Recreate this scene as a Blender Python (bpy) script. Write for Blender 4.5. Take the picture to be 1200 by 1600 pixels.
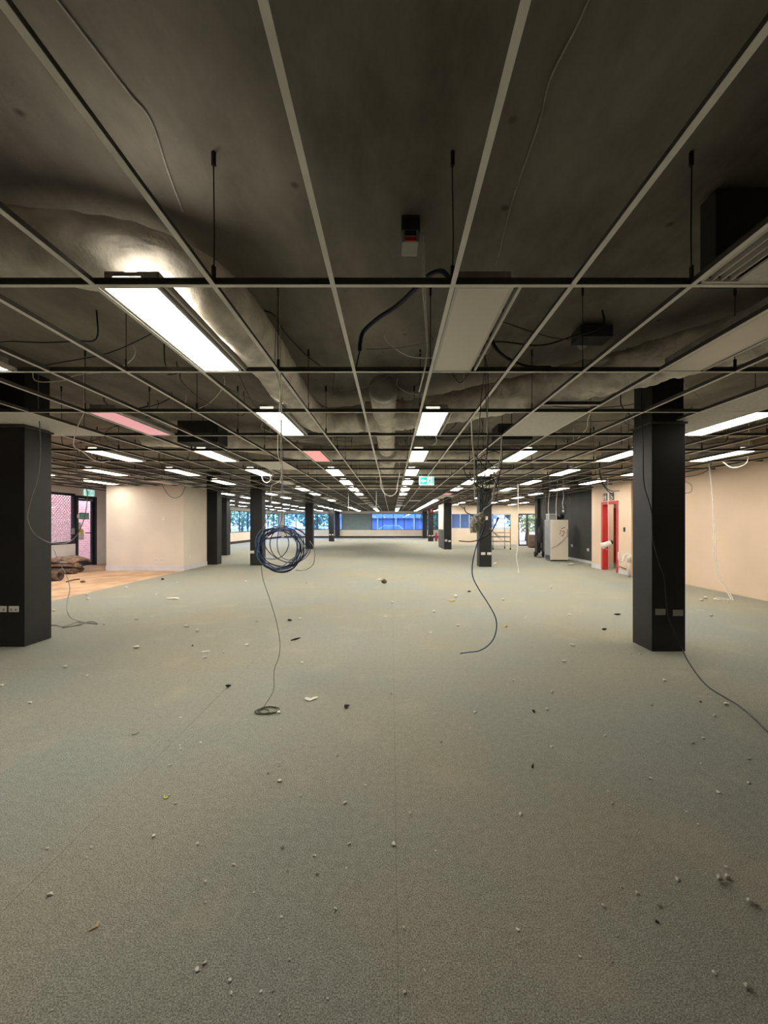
import bpy, bmesh, math, random
from mathutils import Vector, Matrix, noise

for o in list(bpy.data.objects):
    bpy.data.objects.remove(o, do_unlink=True)
SC = bpy.context.scene
COL = SC.collection
rnd = random.Random(7)

# ------------------------------------------------------------------ camera, world, exposure
F, CX, CY, CAMH = 660.0, 612.0, 818.0, 1.475      # focal length / vanishing point in pixels of 1200x1600
cam_data = bpy.data.cameras.new('camera')
cam = bpy.data.objects.new('camera', cam_data)
COL.objects.link(cam)
cam.location = (0, 0, CAMH)
cam.rotation_euler = (math.pi / 2, 0, 0)
cam_data.sensor_fit = 'VERTICAL'
cam_data.sensor_height = 32.0
cam_data.lens = 32.0 * F / 1600.0
cam_data.shift_x = -(CX - 600.0) / 1600.0
cam_data.shift_y = (CY - 800.0) / 1600.0
cam_data.clip_start = 0.05
cam_data.clip_end = 300
SC.camera = cam

world = bpy.data.worlds.new('overcast_sky')
SC.world = world
world.use_nodes = True
bg = world.node_tree.nodes['Background']
bg.inputs['Color'].default_value = (0.80, 0.90, 1.0, 1)
bg.inputs['Strength'].default_value = 5.0

vs = SC.view_settings
vs.view_transform = 'Standard'
vs.look = 'None'
vs.gamma = 1.0
vs.use_curve_mapping = False
vs.exposure = 0.9
LIGHT = 17.0                                        # radiance of a lit diffuser

# ------------------------------------------------------------------ helpers
def P(x, y, Y):
    """point seen at pixel (x, y) at depth Y in front of the camera"""
    return Vector(((x - CX) * Y / F, Y, CAMH - (y - CY) * Y / F))

def G(x, y, z=0.0):
    """point of the floor seen at pixel (x, y)"""
    Y = F * (CAMH - z) / (y - CY)
    return Vector(((x - CX) * Y / F, Y, z))

MATS = {}
def mat(name, col, rough=0.6, metal=0.0, noise_scale=0, noise_amt=0.12, bump=0.0, bump_scale=None, emit=0.0, col2=None, spec=0.4):
    if name in MATS:
        return MATS[name]
    m = bpy.data.materials.new(name)
    m.use_nodes = True
    nt = m.node_tree
    b = nt.nodes['Principled BSDF']
    b.inputs['Base Color'].default_value = (*col, 1)
    b.inputs['Roughness'].default_value = rough
    b.inputs['Metallic'].default_value = metal
    b.inputs['Specular IOR Level'].default_value = spec
    if emit:
        b.inputs['Emission Color'].default_value = (*col, 1)
        b.inputs['Emission Strength'].default_value = emit
    if noise_scale or bump:
        tc = nt.nodes.new('ShaderNodeTexCoord')
        n = nt.nodes.new('ShaderNodeTexNoise')
        n.inputs['Scale'].default_value = noise_scale or bump_scale
        n.inputs['Detail'].default_value = 5
        nt.links.new(tc.outputs['Object'], n.inputs['Vector'])
        if noise_scale:
            r = nt.nodes.new('ShaderNodeValToRGB')
            c2 = col2 or tuple(max(0, c * (1 - 2 * noise_amt)) for c in col)
            c1 = tuple(min(1, c * (1 + noise_amt)) for c in col)
            r.color_ramp.elements[0].position = 0.35
            r.color_ramp.elements[1].position = 0.65
            r.color_ramp.elements[0].color = (*c2, 1)
            r.color_ramp.elements[1].color = (*c1, 1)
            nt.links.new(n.outputs['Fac'], r.inputs['Fac'])
            nt.links.new(r.outputs['Color'], b.inputs['Base Color'])
        if bump:
            n2 = nt.nodes.new('ShaderNodeTexNoise')
            n2.inputs['Scale'].default_value = bump_scale or noise_scale
            n2.inputs['Detail'].default_value = 4
            nt.links.new(tc.outputs['Object'], n2.inputs['Vector'])
            bp = nt.nodes.new('ShaderNodeBump')
            bp.inputs['Strength'].default_value = bump
            bp.inputs['Distance'].default_value = 0.02
            nt.links.new(n2.outputs['Fac'], bp.inputs['Height'])
            nt.links.new(bp.outputs['Normal'], b.inputs['Normal'])
    MATS[name] = m
    return m

def glass_mat(name, tint, refl=0.10):
    m = bpy.data.materials.new(name)
    m.use_nodes = True
    nt = m.node_tree
    nt.nodes.clear()
    out = nt.nodes.new('ShaderNodeOutputMaterial')
    tr = nt.nodes.new('ShaderNodeBsdfTransparent')
    tr.inputs['Color'].default_value = (*tint, 1)
    gl = nt.nodes.new('ShaderNodeBsdfGlossy')
    gl.inputs['Roughness'].default_value = 0.03
    fr = nt.nodes.new('ShaderNodeFresnel')
    fr.inputs['IOR'].default_value = 1.5
    ad = nt.nodes.new('ShaderNodeMath')
    ad.operation = 'ADD'
    ad.inputs[1].default_value = refl
    mx = nt.nodes.new('ShaderNodeMixShader')
    nt.links.new(fr.outputs[0], ad.inputs[0])
    ge = nt.nodes.new('ShaderNodeNewGeometry')          # no reflection inside the pane
    iv = nt.nodes.new('ShaderNodeMath'); iv.operation = 'SUBTRACT'; iv.inputs[0].default_value = 1.0
    ml = nt.nodes.new('ShaderNodeMath'); ml.operation = 'MULTIPLY'
    nt.links.new(ge.outputs['Backfacing'], iv.inputs[1])
    nt.links.new(ad.outputs[0], ml.inputs[0])
    nt.links.new(iv.outputs[0], ml.inputs[1])
    nt.links.new(ml.outputs[0], mx.inputs[0])
    nt.links.new(tr.outputs[0], mx.inputs[1])
    nt.links.new(gl.outputs[0], mx.inputs[2])
    nt.links.new(mx.outputs[0], out.inputs[0])
    MATS[name] = m
    return m

class MB:
    """collects geometry in world coordinates"""
    def __init__(self):
        self.v, self.f, self.mi, self.sm = [], [], [], []
    def add(self, verts, faces, mi=0, smooth=False):
        o = len(self.v)
        self.v += [Vector(p) for p in verts]
        for q in faces:
            self.f.append([i + o for i in q])
            self.mi.append(mi)
            self.sm.append(smooth)
        return self
    def box(self, x0, x1, y0, y1, z0, z1, mi=0):
        vs_ = [(x0,y0,z0),(x1,y0,z0),(x1,y1,z0),(x0,y1,z0),(x0,y0,z1),(x1,y0,z1),(x1,y1,z1),(x0,y1,z1)]
        return self.add(vs_, [(0,3,2,1),(4,5,6,7),(0,1,5,4),(1,2,6,5),(2,3,7,6),(3,0,4,7)], mi)
    def bbox(self, x0, x1, y0, y1, z0, z1, b=0.004, mi=0):
        """box with bevelled edges"""
        bm = bmesh.new()
        bmesh.ops.create_cube(bm, size=1)
        for v in bm.verts:
            v.co = Vector(((x0+x1)/2 + v.co.x*(x1-x0), (y0+y1)/2 + v.co.y*(y1-y0), (z0+z1)/2 + v.co.z*(z1-z0)))
        bmesh.ops.bevel(bm, geom=list(bm.edges), offset=b, segments=2, affect='EDGES', profile=0.6)
        bm.verts.index_update()
        self.add([v.co.copy() for v in bm.verts], [[v.index for v in f.verts] for f in bm.faces], mi)
        bm.free()
        return self
    def tube(self, pts, r, n=6, mi=0, caps=True, closed=False):
        pts = [Vector(p) for p in pts]
        m = len(pts)
        rs = r if isinstance(r, (list, tuple)) else [r] * m
        vs_, fs = [], []
        t0 = (pts[1] - pts[0]).normalized()
        up = Vector((0, 0, 1)) if abs(t0.z) < 0.9 else Vector((0, 1, 0))
        nrm = (up - t0 * up.dot(t0)).normalized()
        for i, p in enumerate(pts):
            if closed:
                t = pts[(i+1) % m] - pts[i-1]
            else:
                t = pts[min(i+1, m-1)] - pts[max(i-1, 0)]
            if t.length < 1e-9:
                t = t0.copy()
            t.normalize()
            nrm = nrm - t * nrm.dot(t)
            if nrm.length < 1e-6:
                nrm = t.orthogonal()
            nrm.normalize()
            bi = t.cross(nrm)
            for k in range(n):
                a = 2 * math.pi * k / n
                vs_.append(p + (nrm * math.cos(a) + bi * math.sin(a)) * rs[i])
        rng = m if closed else m - 1
        for i in range(rng):
            j = (i + 1) % m
            for k in range(n):
                l = (k + 1) % n
                fs.append((i*n+k, i*n+l, j*n+l, j*n+k))
        if caps and not closed:
            fs.append(tuple(range(n-1, -1, -1)))
            fs.append(tuple((m-1)*n + k for k in range(n)))
        return self.add(vs_, fs, mi, True)
    def rod(self, a, b, r, n=8, mi=0):
        return self.tube([a, b], r, n, mi)
    def poly(self, pts, depth, mi=0):
        """flat outline pts with thickness vector depth"""
        n = len(pts)
        d = Vector(depth)
        vs_ = [Vector(p) for p in pts] + [Vector(p) + d for p in pts]
        fs = [tuple(range(n)), tuple(range(2*n-1, n-1, -1))]
        fs += [(i, n+i, n+(i+1) % n, (i+1) % n) for i in range(n)]
        return self.add(vs_, fs, mi)
    def lump(self, c, rad, amp=0.3, freq=6, sub=2, mi=0, seed=0):
        bm = bmesh.new()
        bmesh.ops.create_icosphere(bm, subdivisions=sub, radius=1)
        c = Vector(c)
        vs_ = []
        for v in bm.verts:
            d = v.co.copy()
            q = 1 + amp * noise.noise(d * freq * 0.4 + Vector((seed*3.1, seed*1.7, seed)))
            vs_.append(c + Vector((d.x*rad[0], d.y*rad[1], d.z*rad[2])) * q)
        bm.verts.index_update()
        self.add(vs_, [[v.index for v in f.verts] for f in bm.faces], mi, sub > 1)
        bm.free()
        return self
    def mesh(self, name, mats, origin):
        me = bpy.data.meshes.new(name)
        o = Vector(origin)
        me.from_pydata([tuple(p - o) for p in self.v], [], self.f)
        mats = mats if isinstance(mats, (list, tuple)) else [mats]
        for m in mats:
            me.materials.append(m)
        for p, i, s in zip(me.polygons, self.mi, self.sm):
            p.material_index = i
            p.use_smooth = s
        bm = bmesh.new()
        bm.from_mesh(me)
        bmesh.ops.recalc_face_normals(bm, faces=list(bm.faces))
        bm.to_mesh(me)
        bm.free()
        me.update()
        return me
    def base(self):
        xs = [p.x for p in self.v]; ys = [p.y for p in self.v]; zs = [p.z for p in self.v]
        return Vector(((min(xs)+max(xs))/2, (min(ys)+max(ys))/2, min(zs)))
    def build(self, name, mats, parent=None, origin=None):
        if origin is None:
            origin = WLOC[parent.name] if parent else self.base()
        me = self.mesh(name, mats, origin)
        ob = bpy.data.objects.new(name, me)
        COL.objects.link(ob)
        if parent:
            ob.parent = parent
        else:
            ob.location = origin
        WLOC[ob.name] = Vector(origin)
        return ob

WLOC = {}
def tag(o, label, cat, group=None):
    o['label'] = label
    o['category'] = cat
    if group:
        o['group'] = group
    return o
def thing(name, label, cat, loc, group=None):
    o = bpy.data.objects.new(name, None)
    o.empty_display_size = 0.1
    COL.objects.link(o)
    o.location = loc
    WLOC[o.name] = Vector(loc)
    return tag(o, label, cat, group)
def struct(o):
    o['kind'] = 'structure'
    return o
def dup(o, parent=None):
    c = o.copy()
    COL.objects.link(c)
    c.parent = parent
    for ch in [q for q in ORIG.get(o.name, [])]:
        dup(ch, c)
    return c
ORIG = {}
def remember(o):
    kids = [q for q in bpy.data.objects if q.parent == o]
    ORIG[o.name] = kids
    for k in kids:
        remember(k)

def spline(pts, per=8, closed=False):
    pts = [Vector(p) for p in pts]
    n = len(pts)
    out = []
    segs = n if closed else n - 1
    for i in range(segs):
        if closed:
            p0, p1, p2, p3 = pts[i-1], pts[i], pts[(i+1) % n], pts[(i+2) % n]
        else:
            p1, p2 = pts[i], pts[i+1]
            p0 = pts[i-1] if i else p1 * 2 - p2
            p3 = pts[i+2] if i + 2 < n else p2 * 2 - p1
        for k in range(per):
            t = k / per
            out.append(0.5 * ((2*p1) + (p2-p0)*t + (2*p0-5*p1+4*p2-p3)*t*t + (3*p1-p0-3*p2+p3)*t**3))
    if not closed:
        out.append(pts[-1])
    return out

# ------------------------------------------------------------------ materials
def carpet_material():
    m = bpy.data.materials.new('grey_green_carpet')
    m.use_nodes = True
    nt = m.node_tree
    L = nt.links.new
    b = nt.nodes['Principled BSDF']
    b.inputs['Roughness'].default_value = 0.95
    b.inputs['Specular IOR Level'].default_value = 0.12
    g = nt.nodes.new('ShaderNodeNewGeometry')
    n1 = nt.nodes.new('ShaderNodeTexNoise'); n1.inputs['Scale'].default_value = 185; n1.inputs['Detail'].default_value = 4
    n1.inputs['Roughness'].default_value = 0.75
    n2 = nt.nodes.new('ShaderNodeTexNoise'); n2.inputs['Scale'].default_value = 0.55; n2.inputs['Detail'].default_value = 6
    n3 = nt.nodes.new('ShaderNodeTexNoise'); n3.inputs['Scale'].default_value = 2.3; n3.inputs['Detail'].default_value = 8
    for n in (n1, n2, n3):
        L(g.outputs['Position'], n.inputs['Vector'])
    r1 = nt.nodes.new('ShaderNodeValToRGB')
    e = r1.color_ramp.elements
    e[0].position, e[1].position = 0.40, 0.62
    e[0].color = (0.150, 0.148, 0.130, 1)
    e[1].color = (0.455, 0.445, 0.385, 1)
    L(n1.outputs['Fac'], r1.inputs['Fac'])
    r2 = nt.nodes.new('ShaderNodeValToRGB')
    e = r2.color_ramp.elements
    e[0].position, e[1].position = 0.35, 0.7
    e[0].color = (0.90, 0.99, 1.03, 1)
    e[1].color = (1.08, 1.02, 0.90, 1)
    L(n2.outputs['Fac'], r2.inputs['Fac'])
    mx = nt.nodes.new('ShaderNodeMix'); mx.data_type = 'RGBA'; mx.blend_type = 'MULTIPLY'
    mx.inputs['Factor'].default_value = 1
    L(r1.outputs['Color'], mx.inputs['A']); L(r2.outputs['Color'], mx.inputs['B'])
    n4 = nt.nodes.new('ShaderNodeTexNoise'); n4.inputs['Scale'].default_value = 26; n4.inputs['Detail'].default_value = 7
    n4.inputs['Roughness'].default_value = 0.8
    L(g.outputs['Position'], n4.inputs['Vector'])
    r4 = nt.nodes.new('ShaderNodeValToRGB')
    e = r4.color_ramp.elements
    e[0].position, e[1].position = 0.35, 0.65
    e[0].color = (0.86, 0.86, 0.86, 1); e[1].color = (1.12, 1.12, 1.12, 1)
    L(n4.outputs['Fac'], r4.inputs['Fac'])
    mx4 = nt.nodes.new('ShaderNodeMix'); mx4.data_type = 'RGBA'; mx4.blend_type = 'MULTIPLY'
    mx4.inputs['Factor'].default_value = 1
    L(mx.outputs['Result'], mx4.inputs['A']); L(r4.outputs['Color'], mx4.inputs['B'])
    mx = mx4
    # beige plaster dust trodden into the pile
    r3 = nt.nodes.new('ShaderNodeValToRGB')
    e = r3.color_ramp.elements
    e[0].position, e[1].position = 0.56, 0.74
    e[0].color = (0, 0, 0, 1); e[1].color = (0.22, 0.22, 0.22, 1)
    L(n3.outputs['Fac'], r3.inputs['Fac'])
    mx2 = nt.nodes.new('ShaderNodeMix'); mx2.data_type = 'RGBA'
    L(r3.outputs['Color'], mx2.inputs['Factor'])
    L(mx.outputs['Result'], mx2.inputs['A'])
    mx2.inputs['B'].default_value = (0.48, 0.42, 0.31, 1)
    L(mx2.outputs['Result'], b.inputs['Base Color'])
    bp = nt.nodes.new('ShaderNodeBump'); bp.inputs['Strength'].default_value = 0.25; bp.inputs['Distance'].default_value = 0.004
    L(n1.outputs['Fac'], bp.inputs['Height']); L(bp.outputs['Normal'], b.inputs['Normal'])
    return m

def slab_material():
    m = bpy.data.materials.new('stained_concrete')
    m.use_nodes = True
    nt = m.node_tree
    L = nt.links.new
    b = nt.nodes['Principled BSDF']
    b.inputs['Roughness'].default_value = 0.9
    g = nt.nodes.new('ShaderNodeNewGeometry')
    n1 = nt.nodes.new('ShaderNodeTexNoise'); n1.inputs['Scale'].default_value = 0.9; n1.inputs['Detail'].default_value = 8
    n1.inputs['Roughness'].default_value = 0.65
    n2 = nt.nodes.new('ShaderNodeTexVoronoi'); n2.inputs['Scale'].default_value = 2.2
    n3 = nt.nodes.new('ShaderNodeTexNoise'); n3.inputs['Scale'].default_value = 30; n3.inputs['Detail'].default_value = 6
    mp = nt.nodes.new('ShaderNodeMapping')
    mp.inputs['Scale'].default_value = (1.0, 0.45, 1)
    L(g.outputs['Position'], mp.inputs['Vector'])
    L(mp.outputs['Vector'], n1.inputs['Vector'])
    for n in (n2, n3):
        L(g.outputs['Position'], n.inputs['Vector'])
    r1 = nt.nodes.new('ShaderNodeValToRGB')
    e = r1.color_ramp.elements
    e[0].position, e[1].position = 0.32, 0.68
    e[0].color = (0.080, 0.071, 0.056, 1)
    e[1].color = (0.285, 0.265, 0.225, 1)
    L(n1.outputs['Fac'], r1.inputs['Fac'])
    r2 = nt.nodes.new('ShaderNodeValToRGB')
    e = r2.color_ramp.elements
    e[0].position, e[1].position = 0.03, 0.07
    e[0].color = (0.45, 0.42, 0.4, 1); e[1].color = (1, 1, 1, 1)
    L(n2.outputs['Distance'], r2.inputs['Fac'])
    mx = nt.nodes.new('ShaderNodeMix'); mx.data_type = 'RGBA'; mx.blend_type = 'MULTIPLY'
    mx.inputs['Factor'].default_value = 1
    L(r1.outputs['Color'], mx.inputs['A']); L(r2.outputs['Color'], mx.inputs['B'])
    L(mx.outputs['Result'], b.inputs['Base Color'])
    bp = nt.nodes.new('ShaderNodeBump'); bp.inputs['Strength'].default_value = 0.25; bp.inputs['Distance'].default_value = 0.01
    L(n3.outputs['Fac'], bp.inputs['Height']); L(bp.outputs['Normal'], b.inputs['Normal'])
    return m

def brick_material():
    m = bpy.data.materials.new('pink_brick')
    m.use_nodes = True
    nt = m.node_tree
    L = nt.links.new
    b = nt.nodes['Principled BSDF']
    b.inputs['Roughness'].default_value = 0.9
    g = nt.nodes.new('ShaderNodeNewGeometry')
    sp = nt.nodes.new('ShaderNodeSeparateXYZ'); cb = nt.nodes.new('ShaderNodeCombineXYZ')
    L(g.outputs['Position'], sp.inputs[0])
    L(sp.outputs['Y'], cb.inputs['X']); L(sp.outputs['Z'], cb.inputs['Y'])
    br = nt.nodes.new('ShaderNodeTexBrick')
    br.inputs['Scale'].default_value = 1.0
    br.inputs['Brick Width'].default_value = 0.24
    br.inputs['Row Height'].default_value = 0.086
    br.inputs['Mortar Size'].default_value = 0.008
    br.inputs['Color1'].default_value = (0.60, 0.30, 0.30, 1)
    br.inputs['Color2'].default_value = (0.52, 0.22, 0.22, 1)
    br.inputs['Mortar'].default_value = (0.75, 0.68, 0.66, 1)
    L(cb.outputs[0], br.inputs['Vector'])
    L(br.outputs['Color'], b.inputs['Base Color'])
    return m

M_CARPET = carpet_material()
M_SLAB = slab_material()
M_BRICK = brick_material()
M_CREAM = mat('cream_plaster', (0.80, 0.70, 0.57), 0.75, noise_scale=1.2, noise_amt=0.03)
M_PARTN = mat('partition_plaster', (0.68, 0.61, 0.51), 0.75, noise_scale=1.2, noise_amt=0.03)
M_PEACH = mat('peach_plaster', (0.67, 0.52, 0.39), 0.75, noise_scale=0.9, noise_amt=0.03)
M_WHITE = mat('white_plaster', (0.88, 0.87, 0.85), 0.75, noise_scale=1.2, noise_amt=0.03)
M_DARKWALL = mat('charcoal_wall_paint', (0.045, 0.046, 0.046), 0.7, noise_scale=1.5, noise_amt=0.1)
M_PILLAR = mat('black_laminate', (0.013, 0.0135, 0.014), 0.5, noise_scale=2.0, noise_amt=0.15)
M_COLUMN = mat('grey_concrete_column', (0.10, 0.098, 0.09), 0.9, noise_scale=3, noise_amt=0.2)
M_SKIRT = mat('pale_skirting', (0.62, 0.62, 0.64), 0.5, noise_scale=3, noise_amt=0.04)
M_SKIRT_D = mat('dark_brown_skirting', (0.035, 0.024, 0.020), 0.5, noise_scale=3, noise_amt=0.1)
M_ORANGE = mat('bare_particleboard', (0.56, 0.37, 0.225), 0.85, noise_scale=2.2, noise_amt=0.12, bump=0.2, bump_scale=60)
M_TBAR = mat('white_tee_flange', (0.86, 0.85, 0.80), 0.5, noise_scale=4, noise_amt=0.06)
M_WEB = mat('dull_tee_web', (0.07, 0.067, 0.06), 0.6, noise_scale=5, noise_amt=0.15)
M_ROD = mat('black_hanger_wire', (0.018, 0.017, 0.016), 0.6, noise_scale=20)
M_TILE = mat('grey_mineral_tile', (0.74, 0.72, 0.67), 0.9, noise_scale=25, noise_amt=0.05, bump=0.1, bump_scale=200)
M_HOUSING = mat('galvanised_housing', (0.40, 0.40, 0.38), 0.4, metal=0.6, noise_scale=6)
M_LFRAME = mat('white_light_frame', (0.62, 0.60, 0.55), 0.45, noise_scale=5, noise_amt=0.04)
M_LIT = mat('lit_diffuser', (1.0, 0.92, 0.79), 0.5, emit=LIGHT)
M_LEAK = mat('lit_tube_end', (1.0, 0.93, 0.80), 0.5, emit=0.35)
M_LEAK.node_tree.nodes['Principled BSDF'].inputs['Base Color'].default_value = (0.25, 0.23, 0.20, 1)
M_OFF = mat('opal_diffuser', (0.78, 0.73, 0.65), 0.35, noise_scale=1.5, noise_amt=0.02)
M_PINK = mat('pink_failing_diffuser', (0.62, 0.28, 0.31), 0.5, emit=0.52)
M_RED_L = mat('red_failing_diffuser', (0.80, 0.20, 0.19), 0.5, emit=0.8)
M_DUCT = mat('silver_grey_duct_wrap', (0.80, 0.75, 0.67), 0.5, metal=0.0, noise_scale=5, noise_amt=0.14, bump=0.9, bump_scale=12)
M_PLENUM = mat('charcoal_foam_board', (0.035, 0.036, 0.037), 0.8, noise_scale=4)
M_CBLACK = mat('black_cable_sheath', (0.016, 0.016, 0.018), 0.45, noise_scale=30)
M_CBLUE = mat('blue_cable_sheath', (0.045, 0.085, 0.22), 0.4, noise_scale=30)
M_CBLUE2 = mat('pale_blue_cable_sheath', (0.12, 0.19, 0.33), 0.4, noise_scale=30)
M_CWHITE = mat('white_cable_sheath', (0.84, 0.82, 0.77), 0.5, noise_scale=30, noise_amt=0.05)
M_CGREY = mat('grey_cable_sheath', (0.17, 0.17, 0.165), 0.5, noise_scale=30)
M_CDUST = mat('dusty_grey_conduit', (0.40, 0.385, 0.35), 0.8, noise_scale=20)
M_CGREEN = mat('olive_green_wire', (0.065, 0.085, 0.035), 0.5, noise_scale=30)
M_CYEL = mat('pale_yellow_wire', (0.45, 0.43, 0.28), 0.5, noise_scale=30)
M_CONDUIT = mat('navy_conduit', (0.018, 0.022, 0.055), 0.5, noise_scale=30)
M_PLASTIC = mat('white_plastic', (0.72, 0.70, 0.65), 0.4, noise_scale=8, noise_amt=0.03)
M_GREYPL = mat('grey_plastic', (0.30, 0.30, 0.28), 0.4, noise_scale=8, noise_amt=0.05)
M_BLACK = mat('black_metal', (0.018, 0.019, 0.022), 0.45, noise_scale=6)
M_FRAME = mat('navy_black_window_frame', (0.020, 0.022, 0.032), 0.45, noise_scale=6)
M_RED = mat('red_gloss_paint', (0.52, 0.035, 0.035), 0.35, noise_scale=4, noise_amt=0.05)
M_RED_EXT = mat('red_enamel', (0.45, 0.02, 0.02), 0.3, noise_scale=4, noise_amt=0.05)
M_STEEL = mat('dull_steel', (0.36, 0.35, 0.33), 0.35, metal=0.7, noise_scale=8)
M_FRIDGE = mat('cream_fridge_enamel', (0.74, 0.67, 0.56), 0.4, noise_scale=2, noise_amt=0.03)
M_FRSIDE = mat('grey_fridge_side', (0.29, 0.30, 0.31), 0.5, noise_scale=3, noise_amt=0.06)
M_DECAL = mat('rust_red_leaf_print', (0.32, 0.055, 0.035), 0.6, noise_scale=40)
M_BROWN = mat('brown_veneer', (0.13, 0.095, 0.065), 0.6, noise_scale=4, noise_amt=0.15)
M_ROLL = mat('tan_felt_underlay', (0.30, 0.20, 0.135), 0.95, noise_scale=9, noise_amt=0.25, bump=0.5, bump_scale=40)
M_ROLL2 = mat('dark_brown_carpet_back', (0.15, 0.10, 0.07), 0.95, noise_scale=9, noise_amt=0.25, bump=0.5, bump_scale=40)
M_GREEN = mat('exit_green', (0.01, 0.50, 0.36), 0.5, emit=0.30)
M_GREENW = mat('exit_white', (0.70, 1.0, 0.92), 0.5, emit=0.42)
M_TEAL = mat('teal_print', (0.08, 0.42, 0.38), 0.5, noise_scale=30, noise_amt=0.05)
M_YELLOW = mat('yellow_print', (0.65, 0.55, 0.06), 0.5, noise_scale=30, noise_amt=0.05)
M_PAPER = mat('white_paper', (0.78, 0.76, 0.72), 0.8, noise_scale=20, noise_amt=0.03)
M_CHIP = mat('white_plaster_chip', (0.75, 0.73, 0.66), 0.9, noise_scale=60, noise_amt=0.08)
M_DCHIP = mat('black_rubber_scrap', (0.012, 0.012, 0.013), 0.8, noise_scale=60)
M_LEAF_D = mat('dry_tan_leaf', (0.58, 0.46, 0.26), 0.8, noise_scale=60, noise_amt=0.12)
M_LEAF_G = mat('yellow_green_leaf', (0.50, 0.60, 0.10), 0.7, noise_scale=60, noise_amt=0.1)
M_YSCRAP = mat('yellow_scrap', (0.62, 0.52, 0.20), 0.8, noise_scale=60, noise_amt=0.1)
M_STONE = mat('pale_grey_rubble', (0.62, 0.60, 0.54), 0.9, noise_scale=50, noise_amt=0.2)
M_BLIND = mat('grey_green_blind', (0.22, 0.28, 0.27), 0.85, noise_scale=3, noise_amt=0.04)
M_GLASS = glass_mat('blue_tinted_glass', (0.40, 0.58, 0.92), 0.05)
M_GLASS_L = glass_mat('pale_blue_glass', (0.60, 0.76, 0.98), 0.02)
M_GLASS_C = glass_mat('clear_entry_glass', (0.97, 0.92, 0.97), 0.03)
M_ASPHALT = mat('asphalt', (0.20, 0.20, 0.20), 0.9, noise_scale=3)
M_FOLIAGE = mat('tree_foliage', (0.20, 0.30, 0.13), 0.8, noise_scale=4, noise_amt=0.35)
M_BARK = mat('tree_bark', (0.11, 0.085, 0.06), 0.9, noise_scale=8)
M_SHED = mat('pale_violet_sheet_wall', (0.30, 0.28, 0.40), 0.7, noise_scale=2, noise_amt=0.06)
M_SHED_F = mat('shed_fascia', (0.35, 0.40, 0.48), 0.7, noise_scale=2, noise_amt=0.06)
M_CAR = mat('white_car_paint', (0.75, 0.76, 0.78), 0.25, noise_scale=2, noise_amt=0.02)
M_TYRE = mat('car_tyre_rubber', (0.02, 0.02, 0.02), 0.8, noise_scale=8)
M_WALLOUT = mat('corridor_paint', (0.72, 0.62, 0.50), 0.8, noise_scale=2, noise_amt=0.03)

# ------------------------------------------------------------------ the room shell
GZ = 2.66          # underside of the ceiling grid
SZ = 3.33          # underside of the concrete slab
FAR = 44.0
EX = -10.56         # inner face of the entry wall
floor = struct(MB().box(-11.7, 10.6, -4.2, FAR + 0.3, -0.16, -0.012).build('floor', M_COLUMN))
seams = [-11.5, -8.75, -7.9, -6.48, -4.75, -3.15, -1.48, 0.02, 1.85, 3.65, 5.4, 7.28, 10.4]
for a, b in zip(seams[:-1], seams[1:]):
    g = 0.0007
    if b <= -6.48 + 1e-6:      # carpet lifted here: starts again behind the white partition
        MB().box(a + g, b - g, 15.86 if b > -8.8 else 20.56, FAR, -0.012, 0.0).build('carpet_strip', M_CARPET, floor)
        continue
    for y0, y1 in ((-4.0, 4.29), (4.29, 12.6), (12.6, 27.0), (27.0, FAR)):
        MB().box(a + g, b - g, y0 + g, y1 - g, -0.012, 0.0).build('carpet_strip', M_CARPET, floor)
for y0, y1 in ((-4.0, 3.0), (3.0, 6.6), (6.6, 10.2), (10.2, 15.69)):
    o = MB().box(EX, -9.102, y0 + 0.002, y1 - 0.002, -0.012, -0.004).build('particleboard_sheet', M_ORANGE, floor)
    o = MB().box(-9.098, -6.482, y0 + 0.002, y1 - 0.002, -0.012, -0.004).build('particleboard_sheet', M_ORANGE, floor)

ceiling = struct(MB().box(-11.7, 10.6, -4.2, FAR + 0.3, SZ, SZ + 0.25).build('ceiling', M_SLAB))

def wall(name, m, boxes):
    mb = MB()
    for bx in boxes:
        mb.box(*bx)
    return struct(mb.build(name, m))

T = 0.15
wall('wall_back', M_CREAM, [(-10.7, 7.3, -4.2, -4.05, 0, SZ)])
WZ0, WZ1 = 0.81, 2.50
# far wall: strip window over its whole width
wall('wall_far', M_CREAM, [(-11.65, 6.15, FAR, FAR + T, 0, WZ0), (-11.65, 6.15, FAR, FAR + T, WZ1, SZ),
                           (-11.65, -11.2, FAR, FAR + T, WZ0, WZ1), (5.6, 6.15, FAR, FAR + T, WZ0, WZ1)])
wall('wall_left', M_CREAM, [(-11.65, -11.5, 20.55, FAR, 0, WZ0), (-11.65, -11.5, 20.55, FAR, WZ1 - 0.05, SZ),
                            (-11.65, -11.5, 20.55, 21.0, WZ0, WZ1 - 0.05), (-11.65, -11.5, 43.2, FAR, WZ0, WZ1 - 0.05)])
# entry wall with side window and glazed door (left)
DY0, DY1 = 14.13, 15.12
wall('wall_entry', M_WHITE, [(EX - T, EX, -4.2, 7.0, 0, SZ), (EX - T, EX, 7.0, DY0 - 0.02, 0, 0.80), (EX - T, EX, 7.0, DY0, 2.47, SZ),
                             (EX - T, EX, DY0, DY1, 2.42, SZ), (EX - T, EX, DY1, 15.85, 0, SZ), (EX, -8.75, 15.70, 15.85, 0, SZ), (-8.90, -8.75, 15.85, 20.55, 0, SZ), (-11.65, -8.90, 20.40, 20.55, 0, SZ)])
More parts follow.
